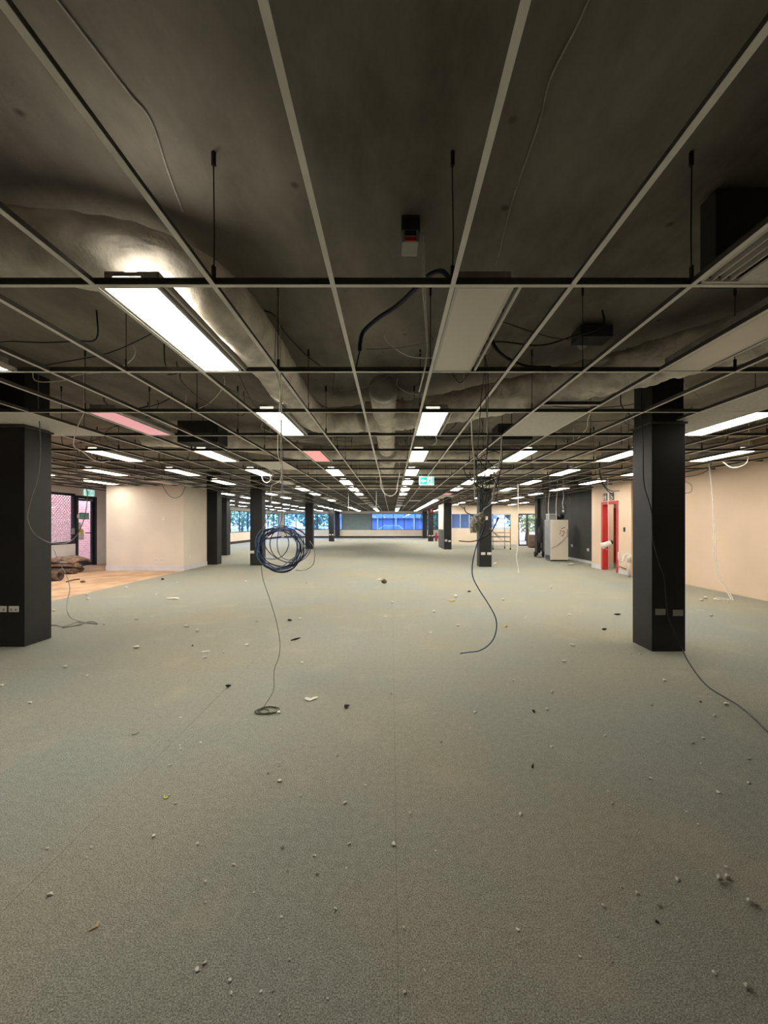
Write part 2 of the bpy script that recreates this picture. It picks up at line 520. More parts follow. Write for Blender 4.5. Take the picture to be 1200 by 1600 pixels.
# white partition block with a pale skirting
wall('wall_partition', M_PARTN, [(-8.92, -6.50, 13.2, 14.85, 0, GZ - 0.005)])
mb = MB()
mb.box(-8.935, -6.485, 13.185, 13.2, 0, 0.15).box(-6.50, -6.485, 13.2, 14.86, 0, 0.15)
struct(mb.build('baseboard_partition', M_SKIRT))
# right-hand walls
wall('wall_right', M_PEACH, [(7.15, 7.30, -4.2, 12.0, 0, SZ), (6.75, 7.30, 11.9, 12.0, 0, SZ)])
RD0, RD1, RDZ = 12.62, 13.52, 2.10
wall('wall_amenities', M_PEACH, [(6.75, 6.87, 12.0, RD0, 0, SZ), (6.75, 6.87, RD0, RD1, RDZ, SZ), (6.75, 6.87, RD1, 14.25, 0, SZ),
                                 (6.87, 7.42, 14.13, 14.25, 0, SZ)])
wall('wall_corridor', M_WALLOUT, [(9.3, 9.4, 12.0, 16.1, 0, SZ), (7.3, 9.4, 11.9, 12.0, 0, SZ), (7.42, 9.3, 16.0, 16.1, 0, SZ)])
wall('wall_dark', M_DARKWALL, [(7.30, 7.42, 14.25, 20.7, 0, SZ)])
wall('wall_right_rear', M_CREAM, [(9.95, 10.1, 20.9, 28.0, 0, SZ), (7.42, 10.1, 20.7, 20.9, 0, SZ)])
RWY = 28.0
wall('wall_right_far', M_CREAM, [(3.4, 7.9, RWY, RWY + T, 0, 1.14), (3.4, 10.0, RWY, RWY + T, 2.13, SZ), (7.9, 8.4, RWY, RWY + T, 0, 2.13),
                                 (9.75, 10.0, RWY, RWY + T, 0, 2.13), (3.4, 3.95, RWY, RWY + T, 1.14, 2.13)])
wall('wall_right_end', M_CREAM, [(6.0, 6.15, RWY + T, FAR, 0, SZ)])
struct(MB().box(-11.2, 6.0, FAR - 0.02, FAR, 0.0, 0.17).build('baseboard_far', M_SKIRT_D))
struct(MB().box(-11.5, -11.48, 20.6, FAR, 0.0, 0.17).build('baseboard_left', M_SKIRT_D))
struct(MB().box(6.735, 6.75, 11.9, RD0 - 0.06, 0.0, 0.10).box(6.735, 6.75, RD1 + 0.06, 14.25, 0.0, 0.14).box(6.87, 7.42, 14.115, 14.13, 0.0, 0.14).build('baseboard_right', M_SKIRT))
struct(MB().box(7.138, 7.15, -4.0, 11.9, 0.0, 0.05).build('baseboard_peach', M_PEACH))
struct(MB().box(7.288, 7.30, 14.25, 20.7, 0.0, 0.10).build('baseboard_dark', M_SKIRT))
struct(MB().box(3.4, 8.4, RWY - 0.015, RWY, 0.0, 0.10).build('baseboard_rear', M_SKIRT))
# fine cladding shadow lines under the far windows: real boards
wf = bpy.data.objects['wall_far']
for i in range(4):
    z0 = 0.175 + i * 0.158
    MB().box(-11.2, 5.98, FAR - 0.012, FAR, z0, z0 + 0.15).build('cladding_board', M_CREAM, wf)

# ------------------------------------------------------------------ windows and doors of the setting
def window_x(name, x0, x1, y, z0, z1, mull, frame_m, glass_m, blind=None, fw=0.05):
    """window in a wall facing -Y"""
    w = bpy.data.objects.new(name, None); COL.objects.link(w)
    w.location = (x0, y, z0); WLOC[w.name] = Vector((x0, y, z0)); struct(w)
    fr = MB().box(x0, x1, y + 0.02, y + 0.10, z0, z0 + fw).box(x0, x1, y + 0.02, y + 0.10, z1 - fw, z1)
    fr.box(x0, x0 + fw, y + 0.02, y + 0.10, z0 + fw, z1 - fw).box(x1 - fw, x1, y + 0.02, y + 0.10, z0 + fw, z1 - fw)
    fr.build('window_frame', frame_m, w)
    xs = [x0 + fw] + [m_ for m_ in mull if x0 + 0.2 < m_ < x1 - 0.2] + [x1 - fw]
    for m_ in xs[1:-1]:
        MB().box(m_ - fw * 0.6, m_ + fw * 0.6, y + 0.02, y + 0.10, z0 + fw, z1 - fw).build('mullion', frame_m, w)
    for a, b in zip(xs[:-1], xs[1:]):
        MB().box(a + 0.01, b - 0.01, y + 0.055, y + 0.061, z0 + fw, z1 - fw).build('pane', glass_m, w)
    return w
def window_y(name, y0, y1, x, z0, z1, mull, frame_m, glass_m, fw=0.05):
    """window in a wall facing +X, its outer side towards -X"""
    w = bpy.data.objects.new(name, None); COL.objects.link(w)
    w.location = (x, y0, z0); WLOC[w.name] = Vector((x, y0, z0)); struct(w)
    fr = MB().box(x - 0.10, x - 0.02, y0, y1, z0, z0 + fw).box(x - 0.10, x - 0.02, y0, y1, z1 - fw, z1)
    fr.box(x - 0.10, x - 0.02, y0, y0 + fw, z0 + fw, z1 - fw).box(x - 0.10, x - 0.02, y1 - fw, y1, z0 + fw, z1 - fw)
    fr.build('window_frame', frame_m, w)
    ys = [y0 + fw] + [m_ for m_ in mull if y0 + 0.2 < m_ < y1 - 0.2] + [y1 - fw]
    for m_ in ys[1:-1]:
        MB().box(x - 0.10, x - 0.02, m_ - fw * 0.6, m_ + fw * 0.6, z0 + fw, z1 - fw).build('mullion', frame_m, w)
    for a, b in zip(ys[:-1], ys[1:]):
        MB().box(x - 0.061, x - 0.055, a + 0.01, b - 0.01, z0 + fw, z1 - fw).build('pane', glass_m, w)
    return w
w1 = window_x('window_1', -11.2, 5.6, FAR, WZ0, WZ1, [-2.07 + 1.13 * k for k in range(-8, 7)], M_FRAME, M_GLASS)
window_y('window_2', 21.0, 43.2, -11.5, WZ0, WZ1 - 0.05, [21.0 + 1.85 * k for k in range(1, 12)], M_FRAME, M_GLASS_L)
w3 = window_x('window_3', 3.95, 7.9, RWY, 1.14, 2.13, [4.55, 5.15, 5.75, 6.35, 6.95], M_SKIRT, M_GLASS, fw=0.035)
tag(MB().box(-5.22, -2.10, FAR - 0.03, FAR - 0.02 + 0.012, WZ0 + 0.01, WZ1 - 0.01).build('window_blind', M_BLIND),
    'flat grey-green blind closing the far window left of the bare panes', 'blind')

# glazed entry door and its side window on the left
w4 = window_y('window_4', 7.0, DY0 - 0.02, EX, 0.80, 2.47, [8.8, 10.7, 12.5], M_FRAME, M_GLASS_C, fw=0.08)  # hidden near stretch of this window added for more daylight
mesh_mb = MB()
for s in (-1, 1):
    k = -40
    while k < 60:
        # diamond security mesh, clipped to the window opening
        y_a, z_a = 11.1 + k * 0.11, 0.88
        pts = []
        t0, t1 = 0.0, 1.5
        ya, yb = (y_a, y_a + 1.5) if s > 0 else (y_a, y_a - 1.5)
        lo, hi = 12.54, 14.02
        # clip segment in y
        def at(t):
            return (y_a + s * t, z_a + t)
        ts = sorted([(lo - y_a) / s, (hi - y_a) / s])
        ta, tb = max(0, ts[0]), min(1.5, ts[1])
        if tb - ta > 0.02:
            p, q = at(ta), at(tb)
            mesh_mb.tube([(EX - 0.085, p[0], p[1]), (EX - 0.085, q[0], q[1])], 0.010, 3, caps=False)
        k += 1
sm = mesh_mb.build('security_mesh', M_PLASTIC, w4)
sm['kind'] = 'stuff'
d1 = bpy.data.objects.new('door_1', None); COL.objects.link(d1)
d1.location = (EX, DY0, 0); WLOC['door_1'] = Vector((EX, DY0, 0)); struct(d1)
ZH = 2.42
MB().box(EX - 0.12, EX + 0.01, DY0, DY0 + 0.09, 0, ZH).box(EX - 0.12, EX + 0.01, DY1 - 0.09, DY1, 0, ZH) \
    .box(EX - 0.12, EX + 0.01, DY0 + 0.09, DY1 - 0.09, ZH - 0.09, ZH).build('door_frame', M_FRAME, d1)
leaf = MB().box(EX - 0.09, EX - 0.04, DY0 + 0.095, DY0 + 0.17, 0.02, ZH - 0.10).box(EX - 0.09, EX - 0.04, DY1 - 0.20, DY1 - 0.095, 0.02, ZH - 0.10) \
    .box(EX - 0.09, EX - 0.04, DY0 + 0.17, DY1 - 0.20, 0.02, 0.20).box(EX - 0.09, EX - 0.04, DY0 + 0.17, DY1 - 0.20, ZH - 0.17, ZH - 0.10) \
    .box(EX - 0.09, EX - 0.04, DY0 + 0.55, DY1 - 0.20, 1.13, 1.16).build('door_leaf', M_FRAME, d1)
MB().box(EX - 0.068, EX - 0.062, DY0 + 0.17, DY1 - 0.20, 0.20, ZH - 0.17).build('pane', M_GLASS_C, leaf)
MB().bbox(EX - 0.04, EX + 0.03, DY0 + 0.45, DY1 - 0.22, ZH - 0.17, ZH - 0.09, 0.01).build('door_closer', M_STEEL, d1)
MB().bbox(EX + 0.01, EX + 0.05, DY0 + 0.02, DY0 + 0.10, 1.66, 1.78, 0.008).build('latch_box', M_PLASTIC, d1)
sg = MB().box(EX - 0.062, EX - 0.055, DY0 + 0.22, DY1 - 0.30, 1.62, 1.85).build('teal_notice', M_TEAL, leaf)
for i in range(3):
    MB().box(EX - 0.055, EX - 0.053, DY0 + 0.27, DY1 - 0.36, 1.67 + i * 0.055, 1.685 + i * 0.055).build('print_line', M_PAPER, sg)
MB().box(EX - 0.062, EX - 0.055, DY0 + 0.18, DY0 + 0.30, 1.28, 1.52).build('white_notice', M_PAPER, leaf)
MB().box(EX - 0.062, EX - 0.055, DY0 + 0.20, DY0 + 0.42, 1.16, 1.28).build('yellow_notice', M_YELLOW, leaf)
sg = MB().box(EX - 0.062, EX - 0.055, DY0 + 0.20, DY0 + 0.44, 0.92, 1.15).build('white_notice', M_PAPER, leaf)
for i in range(4):
    MB().box(EX - 0.055, EX - 0.053, DY0 + 0.23, DY0 + 0.40, 0.955 + i * 0.05, 0.967 + i * 0.05).build('print_line', M_GREYPL, sg)
tag(MB().box(EX + 0.001, EX + 0.03, DY0 - 0.20, DY0 - 0.09, 1.12, 1.32).build('intercom_panel', M_GREYPL),
    'small grey intercom plate beside the glazed entry door', 'intercom')

# red amenities door frame, leaf standing open inward
d2 = bpy.data.objects.new('door_2', None); COL.objects.link(d2)
d2.location = (6.75, RD0, 0); WLOC['door_2'] = Vector((6.75, RD0, 0)); struct(d2)
MB().box(6.725, 6.895, RD1 - 0.06, RD1 + 0.04, 0, RDZ + 0.06).box(6.725, 6.895, RD0 - 0.04, RD0 + 0.03, 0, RDZ + 0.06) \
    .box(6.725, 6.895, RD0 + 0.03, RD1 - 0.06, RDZ - 0.03, RDZ + 0.06).build('door_frame', M_RED, d2)
d5 = bpy.data.objects.new('door_4', None); COL.objects.link(d5)
d5.location = (8.4, 16.0, 0); WLOC['door_4'] = Vector((8.4, 16.0, 0)); struct(d5)
MB().box(8.38, 9.2, 15.955, 16.0, 0.0, 2.06).build('door_leaf', M_RED, d5)
MB().tube([(8.46, 15.93, 1.0), (8.46, 15.955, 1.0)], 0.03, 12).build('door_handle', M_STEEL, d5)
sg = thing('amenities_sign', 'black and white amenities pictogram plates above the red door frame', 'sign', (6.75, 13.0, 2.19))
for k, y0 in enumerate((13.22, 12.82)):
    pl = MB().box(6.735, 6.75, y0, y0 + 0.24, 2.19, 2.42).build('plate', M_BLACK, sg)
    yc = y0 + 0.12
    f = MB()
    if k == 0:
        for dy in (-0.055, 0.055):
            f = MB()
            f.lump((6.732, yc + dy, 2.375), (0.003, 0.022, 0.022), 0, 1, 1)
            f.box(6.730, 6.735, yc + dy - 0.025, yc + dy + 0.025, 2.27, 2.345)
            f.box(6.730, 6.735, yc + dy - 0.018, yc + dy - 0.004, 2.205, 2.27).box(6.730, 6.735, yc + dy + 0.004, yc + dy + 0.018, 2.205, 2.27)
            f.build('pictogram', M_PAPER, sg)
        continue
    else:
        f.lump((6.732, yc + 0.03, 2.385), (0.003, 0.02, 0.02), 0, 1, 1)
        f.box(6.730, 6.735, yc + 0.015, yc + 0.045, 2.285, 2.36).box(6.730, 6.735, yc - 0.05, yc + 0.03, 2.275, 2.297)
        f.box(6.730, 6.735, yc - 0.065, yc - 0.045, 2.215, 2.297)
        ring = [(6.7325, yc + 0.02 + 0.055 * math.cos(a), 2.255 + 0.045 * math.sin(a)) for a in [i * math.pi / 8 for i in range(8, 17)]]
        f.tube(ring, 0.008, 4)
    f.build('pictogram', M_PAPER, sg)

# glazed door pair at the right rear
d3 = bpy.data.objects.new('door_3', None); COL.objects.link(d3)
d3.location = (8.4, RWY, 0); WLOC['door_3'] = Vector((8.4, RWY, 0)); struct(d3)
fr = MB()
for x in (8.4, 8.96, 9.69):
    fr.box(x, x + 0.07, RWY + 0.02, RWY + 0.12, 0, 2.13)
fr.box(8.4, 9.75, RWY + 0.02, RWY + 0.12, 2.06, 2.13).box(8.4, 9.75, RWY + 0.02, RWY + 0.12, 0, 0.08).box(9.03, 9.69, RWY + 0.03, RWY + 0.10, 1.68, 1.74)
fr.build('door_frame', M_FRAME, d3)
for a, b in ((8.47, 8.96), (9.03, 9.69)):
    MB().box(a, b, RWY + 0.06, RWY + 0.066, 0.08, 2.06).build('pane', M_GLASS_C, d3)

# ------------------------------------------------------------------ pillars
PILLARS = []
def pillar(x0, x1, y0, y1, label, colr=None):
    xc, yc = (x0 + x1) / 2, (y0 + y1) / 2
    t = thing('pillar', label, 'pillar', (xc, yc, 0), 'black clad pillars')
    MB().bbox(x0, x1, y0, y1, 0, GZ - 0.02, 0.004).build('casing', colr or M_PILLAR, t)
    MB().box(x0 + 0.012, x1 - 0.012, y0 + 0.012, y1 - 0.012, GZ - 0.02, SZ).build('column_top', M_PILLAR, t)
    tr = 0.018
    MB().box(x0 - tr, x1 + tr, y0 - tr, y0, GZ - 0.035, GZ - 0.012).box(x0 - tr, x1 + tr, y1, y1 + tr, GZ - 0.035, GZ - 0.012) \
        .box(x0 - tr, x0, y0, y1, GZ - 0.035, GZ - 0.012).box(x1, x1 + tr, y0, y1, GZ - 0.035, GZ - 0.012).build('edge_trim', M_WEB, t)
    PILLARS.append((x0, x1, y0, y1))
    return t
pillar(-4.80, -4.39, 5.05, 5.45, 'near black pillar at the left edge with two white outlets')
pillar(3.00, 3.385, 4.87, 5.26, 'near black pillar on the right with a cable down its face')
pillar(-4.98, -4.56, 14.86, 15.28, 'black pillar behind the hanging blue cable coil')
pillar(2.98, 3.40, 14.36, 14.78, 'dark pillar behind the hanging tangle of cables')
pillar(-5.02, -4.58, 24.5, 24.92, 'black pillar just right of the hanging blue coil')
pillar(2.98, 3.40, 24.0, 24.42, 'black pillar joined to the pale and grey nib wall')
pillar(-5.15, -4.75, 34.6, 35.0, 'fourth black pillar of the left row')
pillar(3.02, 3.44, 34.8, 35.2, 'distant black pillar with a red sign at its top')
pillar(-5.86, -5.40, 43.5, 43.95, 'farthest pillar of the left row against the window wall')
pillar(3.12, 3.56, 42.6, 43.0, 'farthest pillar of the right row against the window wall')
pillar(-6.68, -6.28, 15.2, 15.6, 'black pillar standing beside the white partition')
pillar(-8.08, -7.62, 19.5, 19.95, 'charcoal pillar half hidden behind the one at the partition')
pillar(7.32, 7.75, 21.2, 21.6, 'dark pillar between the fridge and the glass doors')
nb = thing('nib_wall', 'short nib wall, pale above and grey below, behind a black pillar', 'wall', (3.19, 25.7, 0))
MB().box(2.98, 3.40, 24.44, 26.9, 0, 1.12).build('lower_panel', M_COLUMN, nb)
MB().box(2.98, 3.40, 24.44, 26.9, 1.12, GZ - 0.02).build('upper_panel', M_CREAM, nb)

# power outlets
def outlet(c, normal, label, m=M_PLASTIC, double=True, plugs=True, w=0.115, h=0.07):
    c = Vector(c); n = Vector(normal)
    u = Vector((0, 0, 1)).cross(n)
    t = thing('power_outlet', label, 'outlet', c, 'power outlets')
    def slab(cu, cz, hw, hh, d0, d1):
        mb = MB()
        p = [c + u * (cu + s * hw) + Vector((0, 0, cz + q * hh)) + n * d0 for s, q in ((-1, -1), (1, -1), (1, 1), (-1, 1))]
        return mb.poly(p, n * (d1 - d0))
    slab(0, 0, w / 2, h / 2, 0.0, 0.008).build('plate', m, t)
    if plugs:
        for s in (-1, 1):
            slab(s * w * 0.24, -h * 0.12, w * 0.11, h * 0.20, 0.008, 0.0095).build('socket', M_GREYPL, t)
            slab(s * w * 0.24, h * 0.30, w * 0.05, h * 0.08, 0.008, 0.012).build('switch', m, t)
    else:
        slab(0, 0, w * 0.40, h * 0.34, 0.008, 0.010).build('cover_insert', m, t)
    return t
def outlet_on(px, py, Y, label, **k):
    p = P(px, py, Y)
    outlet((p.x, Y, p.z), (0, -1, 0), label, **k)
outlet_on(22, 951.5, 5.05, 'white double outlet nearer the corner of the left pillar')
outlet_on(3, 951.5, 5.05, 'white outlet cut by the left picture edge on the left pillar')
outlet_on(1031.5, 956, 4.87, 'grey outlet with a plug socket left of the cable on the right pillar', m=M_GREYPL)
outlet_on(1059, 957.5, 4.87, 'blank grey cover plate right of the cable on the right pillar', m=M_GREYPL, plugs=False)
outlet_on(394, 862.5, 14.86, 'left white outlet on the pillar behind the blue coil', w=0.14, h=0.09)
outlet_on(403.5, 863, 14.86, 'right white outlet on the pillar behind the blue coil', w=0.14, h=0.09)
outlet_on(755, 865, 14.36, 'left white outlet low on the pillar behind the cable tangle', w=0.14, h=0.085)
outlet_on(764.5, 865, 14.36, 'right white outlet low on the pillar behind the cable tangle', w=0.14, h=0.085)
outlet_on(760.5, 809.5, 14.36, 'white switch plate at mid height on the pillar behind the tangle', w=0.08, h=0.12, plugs=False)
outlet_on(697, 844.5, 24.0, 'left grey outlet on the pillar with the nib wall', w=0.14, h=0.11)
outlet_on(702.5, 845.5, 24.0, 'right grey outlet on the pillar with the nib wall', w=0.14, h=0.10)
outlet_on(671.5, 837, 34.8, 'left outlet on the distant pillar with the red sign', w=0.13, h=0.09, plugs=False)
outlet_on(675.5, 837, 34.8, 'right outlet on the distant pillar with the red sign', w=0.13, h=0.09, plugs=False)
outlet_on(515.7, 835.5, 34.6, 'left outlet on the fourth pillar of the left row', w=0.13, h=0.09, plugs=False)
outlet_on(520, 835.5, 34.6, 'right outlet on the fourth pillar of the left row', w=0.13, h=0.09, plugs=False)
outlet_on(244, 874.5, 13.2, 'left cream outlet low on the white partition', w=0.13, h=0.08)
outlet_on(254, 874.5, 13.2, 'right cream outlet low on the white partition', w=0.13, h=0.08)
outlet_on(255.5, 810, 13.2, 'cream switch plate at mid height on the white partition', w=0.075, h=0.12, plugs=False)
p = P(295, 869, 13.55)
outlet((-6.50, 13.6, 0.42), (1, 0, 0), 'single outlet on the narrow side of the white partition', w=0.09, h=0.08, plugs=False)
outlet((7.30, 17.1, 0.58), (-1, 0, 0), 'white outlet on the charcoal wall just right of the fridge', w=0.16, h=0.10)
outlet((7.30, 15.7, 0.50), (-1, 0, 0), 'white outlet on the charcoal wall beside the amenities wall', w=0.16, h=0.10)
outlet((6.75, 12.25, 1.30), (-1, 0, 0), 'small black switch right of the red door frame', m=M_BLACK, w=0.10, h=0.13, plugs=False)

# ------------------------------------------------------------------ ceiling grid
GX0, GSP = -0.292, 0.596           # runner lines
GY0 = 2.108                        # cross lines every 1.2 m
GYL = [GY0 + 1.2 * k for k in range(-5, 33)]
grid = bpy.data.objects.new('trim_1', None); COL.objects.link(grid)
grid.location = (0, 0, GZ); WLOC['trim_1'] = Vector((0, 0, GZ)); struct(grid)
grid['label'] = 'suspended ceiling grid of pale tee bars with most tiles removed'
def xr(Y):
    if Y < 12.0: return (-10.55, 7.13)
    if Y < 14.3: return (-10.55, 6.74)
    if Y < 20.6: return (-8.72, 7.28)
    if Y < 28.0: return (-11.48, 9.93)
    return (-11.48, 5.98)
for Y in GYL:
    a, b = xr(Y)
    MB().box(a, b, Y - 0.012, Y + 0.012, GZ, GZ + 0.003, 0).box(a, b, Y - 0.0015, Y + 0.0015, GZ + 0.003, GZ + 0.038, 1) \
        .box(a, b, Y - 0.004, Y + 0.004, GZ + 0.030, GZ + 0.040, 1).build('cross_tee', [M_TBAR, M_WEB], grid)
def runner_spans(x):
    lo, hi = -4.0, GYL[-1]
    blocks = []
    for (x0, x1, y0, y1) in PILLARS:
        if x0 - 0.03 < x < x1 + 0.03:
            blocks.append((y0 - 0.02, y1 + 0.02))
    if x > 2.96 and x < 3.42: blocks.append((24.4, 26.95))
    if x > 3.38: hi = 27.98
    if x < -8.70: blocks.append((15.68, 20.57))
    if x < -10.5: lo = 20.57
    if 6.70 < x < 7.15: blocks.append((11.85, 14.3))
    if 7.13 < x: lo = 14.3
    if 7.28 < x: lo = 20.95
    if x < -11.45 or x > 9.9: return []
    spans, cur = [], lo
    for s, e in sorted(blocks):
        if s > cur: spans.append((cur, s))
        cur = max(cur, e)
    if cur < hi: spans.append((cur, hi))
    return spans
RX = [GX0 + GSP * j for j in range(-19, 18)]
for x in RX:
    for a, b in runner_spans(x):
        MB().box(x - 0.012, x + 0.012, a, b, GZ - 0.0006, GZ + 0.0026, 0).box(x - 0.0015, x + 0.0015, a, b, GZ + 0.003, GZ + 0.036, 1) \
            .build('main_runner', [M_TBAR, M_WEB], grid)
# extra short tee beside the loose tile
Ye = 4.23
MB().box(RX[19+3] , RX[19+4], Ye - 0.012, Ye + 0.012, GZ, GZ + 0.003, 0).box(RX[19+3], RX[19+4], Ye - 0.0015, Ye + 0.0015, GZ + 0.003, GZ + 0.038, 1).build('cross_tee', [M_TBAR, M_WEB], grid)
# hanger wires from the slab
hw = None
for k in range(0, 9):
    for j in range(-13, 11, 2):
        x = GX0 + GSP * j
        y = GY0 + 1.2 * k
        a, b = xr(y)
        if not (a + 0.1 < x < b - 0.1): continue
        if any(x0 - 0.1 < x < x1 + 0.1 and y0 - 0.1 < y < y1 + 0.1 for x0, x1, y0, y1 in PILLARS): continue
        if hw is None:
            mb = MB()
            mb.tube([(x, y, GZ + 0.03), (x + 0.004, y, GZ + 0.25), (x - 0.003, y, SZ)], 0.0035, 5)
            mb.box(x - 0.008, x + 0.008, y - 0.008, y + 0.008, SZ - 0.07, SZ).box(x - 0.010, x + 0.010, y - 0.005, y + 0.005, GZ + 0.03, GZ + 0.10)
            hw = mb.build('hanger_wire', M_ROD, grid, origin=(x, y, GZ))
            hw.location = Vector((x, y, GZ)) - WLOC['trim_1']
        else:
            c = hw.copy(); COL.objects.link(c); c.parent = grid
            c.location = Vector((x, y, GZ)) - WLOC['trim_1']
            c.rotation_euler = (0, 0, rnd.uniform(0, 3))

# ------------------------------------------------------------------ ceiling lights
ORD = ['first','second','third','fourth','fifth','sixth','seventh','eighth','ninth','tenth','eleventh','twelfth','thirteenth','fourteenth','fifteenth','sixteenth','seventeenth','eighteenth','nineteenth','twentieth','twenty-first','twenty-second','twenty-third','twenty-fourth','twenty-fifth']
def light_proto(kind):
    added_slot = kind == 'open'
    if added_slot: kind = 'lit'
    t = thing('ceiling_light', 'proto', 'ceiling light', (0, 0, 0))
    dm = {'lit': M_LIT, 'off': M_OFF, 'pink': M_PINK, 'red': M_RED_L}[kind]
    W, Ln = 0.296, 1.172
    MB().box(0.016, W - 0.016, 0.016, Ln - 0.016, 0.0, 0.004).build('diffuser', dm, t)
    MB().box(0, W, 0, 0.016, -0.001, 0.012).box(0, W, Ln - 0.016, Ln, -0.001, 0.012).box(0, 0.016, 0.016, Ln - 0.016, -0.001, 0.012) \
        .box(W - 0.016, W, 0.016, Ln - 0.016, -0.001, 0.012).build('frame', M_LFRAME, t)
    h = MB()
    h.box(0.01, 0.014, 0.02, Ln - 0.02, 0.012, 0.085).box(W - 0.014, W - 0.01, 0.02, Ln - 0.02, 0.012, 0.085)
    h.box(0.01, W - 0.01, Ln - 0.024, Ln - 0.02, 0.012, 0.085)
    if not added_slot:
        h.box(0.01, W - 0.01, 0.02, Ln - 0.02, 0.085, 0.089)
    else:                       # cover plate, middle slot added to throw light on slab and duct
        h.box(0.01, 0.11, 0.02, Ln - 0.02, 0.085, 0.089).box(0.175, W - 0.01, 0.02, Ln - 0.02, 0.085, 0.089)
    if kind != 'lit':
        h.box(0.01, W - 0.01, 0.02, 0.024, 0.012, 0.085)
    else:
        h.box(0.01, 0.05, 0.02, 0.024, 0.012, 0.085).box(W - 0.10, W - 0.01, 0.02, 0.024, 0.012, 0.085)
        h.box(0.05, W - 0.10, 0.02, 0.024, 0.012, 0.046).box(0.05, W - 0.10, 0.02, 0.024, 0.066, 0.085)
    h.build('housing', M_HOUSING, t)
    if kind == 'lit':
        MB().box(0.02, W - 0.10, 0.026, 0.032, 0.048, 0.066).build('lit_end', M_LEAK, t)
    MB().box(W + 0.024, W + 0.040, 0.0, Ln, 0.0, 0.022).build('support_bar', M_LFRAME, t)
    remember(t)
    return t
PROTO = {k: light_proto(k) for k in ('lit', 'off', 'pink', 'red', 'open')}
used = {k: False for k in PROTO}
TILES = []
def place_light(c, k, kind):
    x = GX0 + GSP * (3 * c + 1) + 0.016
    y = GY0 + 1.2 * k + 0.014
    if used[kind]:
        o = dup(PROTO[kind])
    else:
        o = PROTO[kind]; used[kind] = True
    o.location = (x, y, GZ + 0.0045)
    row = ORD[k // 2] if k % 2 == 0 else 'in-between ' + ORD[k // 2]
    colw = 'in the centre column' if c == 0 else '%s column %s of centre' % (ORD[abs(c) - 1], 'right' if c > 0 else 'left')
    kw = {'lit': 'lit white ceiling light', 'off': 'unlit ceiling light panel', 'open': 'large bright ceiling light', 'pink': 'pink glowing ceiling light', 'red': 'salmon red ceiling light'}[kind]
    o['label'] = '%s, %s row from the camera, %s' % (kw, row, colw)
    o['group'] = 'ceiling light panels'
    return o
LM = {}
for k in range(0, 31, 2):
    for c in range(-6, 6):
        LM[(c, k)] = 'lit'
for key in [(0,0),(1,0),(-2,8),(1,2),(2,0),(3,0),(-3,0),(-4,0),(-5,0),(-6,0),(-3,2),(-4,2),(-5,2),(-6,2),(3,2),(0,14),(0,16),(0,18),(0,20),(0,22),(0,24),(-1,14),(-1,16),(-1,18),(-1,20),(-1,22),(-1,24),
            (-2,14),(-2,18),(-3,10),(-3,16),(-2,20),(-2,22),(-4,8),(1,14),(2,12),(2,16),(-3,20)]:
    LM[key] = 'off'
for key in [(1, 2)]:
    LM.pop(key)
LM[(-1, 0)] = 'open'; LM[(-2, 2)] = 'pink'; LM[(-1, 4)] = 'red'; LM[(1, 12)] = 'pink'
for c in range(-6, 6):
    LM[(c, 31)] = 'lit'  # row added to brighten the far wall, like the one before it
for k in (17, 19, 21, 23, 25, 27):
    LM[(1, k)] = 'lit'
LCELL = set()
for (c, k), kind in sorted(LM.items(), key=lambda q: (q[0][1], q[0][0])):
    x = GX0 + GSP * (3 * c + 1); y = GY0 + 1.2 * k
    a, b = xr(y); a2, b2 = xr(y + 1.2)
    if x < max(a, a2) + 0.1 or x + 0.34 > min(b, b2) - 0.1: continue
    if any(x0 - 0.05 < x + 0.33 and x < x1 + 0.05 and y0 - 0.05 < y + 1.2 and y < y1 + 0.05 for x0, x1, y0, y1 in PILLARS + [(-8.95, -6.45, 13.1, 14.9), (2.9, 3.5, 24, 27)]): continue
    if c <= -6 and y < 15: continue
    # panels far outside the frame are left out; nearer unseen ones add light
    px = [CX + F * xx / yy for xx in (x, x + 0.3) for yy in (max(y, 0.5), y + 1.2)]
    if max(px) < -160 or min(px) > 1300: continue
    place_light(c, k, kind)
    LCELL.add((3 * c + 1, k))
o = dup(PROTO['lit'])  # unseen lamp, added to brighten the lobby
o.location = (7.55, 12.6, GZ + 0.0045)
o['label'] = 'added unseen ceiling light inside the lobby behind the red door frame'
MB().box(7.31, 9.29, 12.01, 12.58, GZ, GZ + 0.03).box(7.43, 9.29, 14.26, 15.99, GZ, GZ + 0.03).box(7.31, 9.29, 13.80, 14.12, GZ, GZ + 0.03).box(7.31, 7.54, 12.58, 13.80, GZ, GZ + 0.03).box(7.86, 9.29, 12.58, 13.80, GZ, GZ + 0.03) \
    .build('lobby_ceiling', M_TILE, bpy.data.objects['wall_corridor'])
for k, u in used.items():
    if not u:
        for ch in ORIG[PROTO[k].name]: bpy.data.objects.remove(ch)
        bpy.data.objects.remove(PROTO[k])

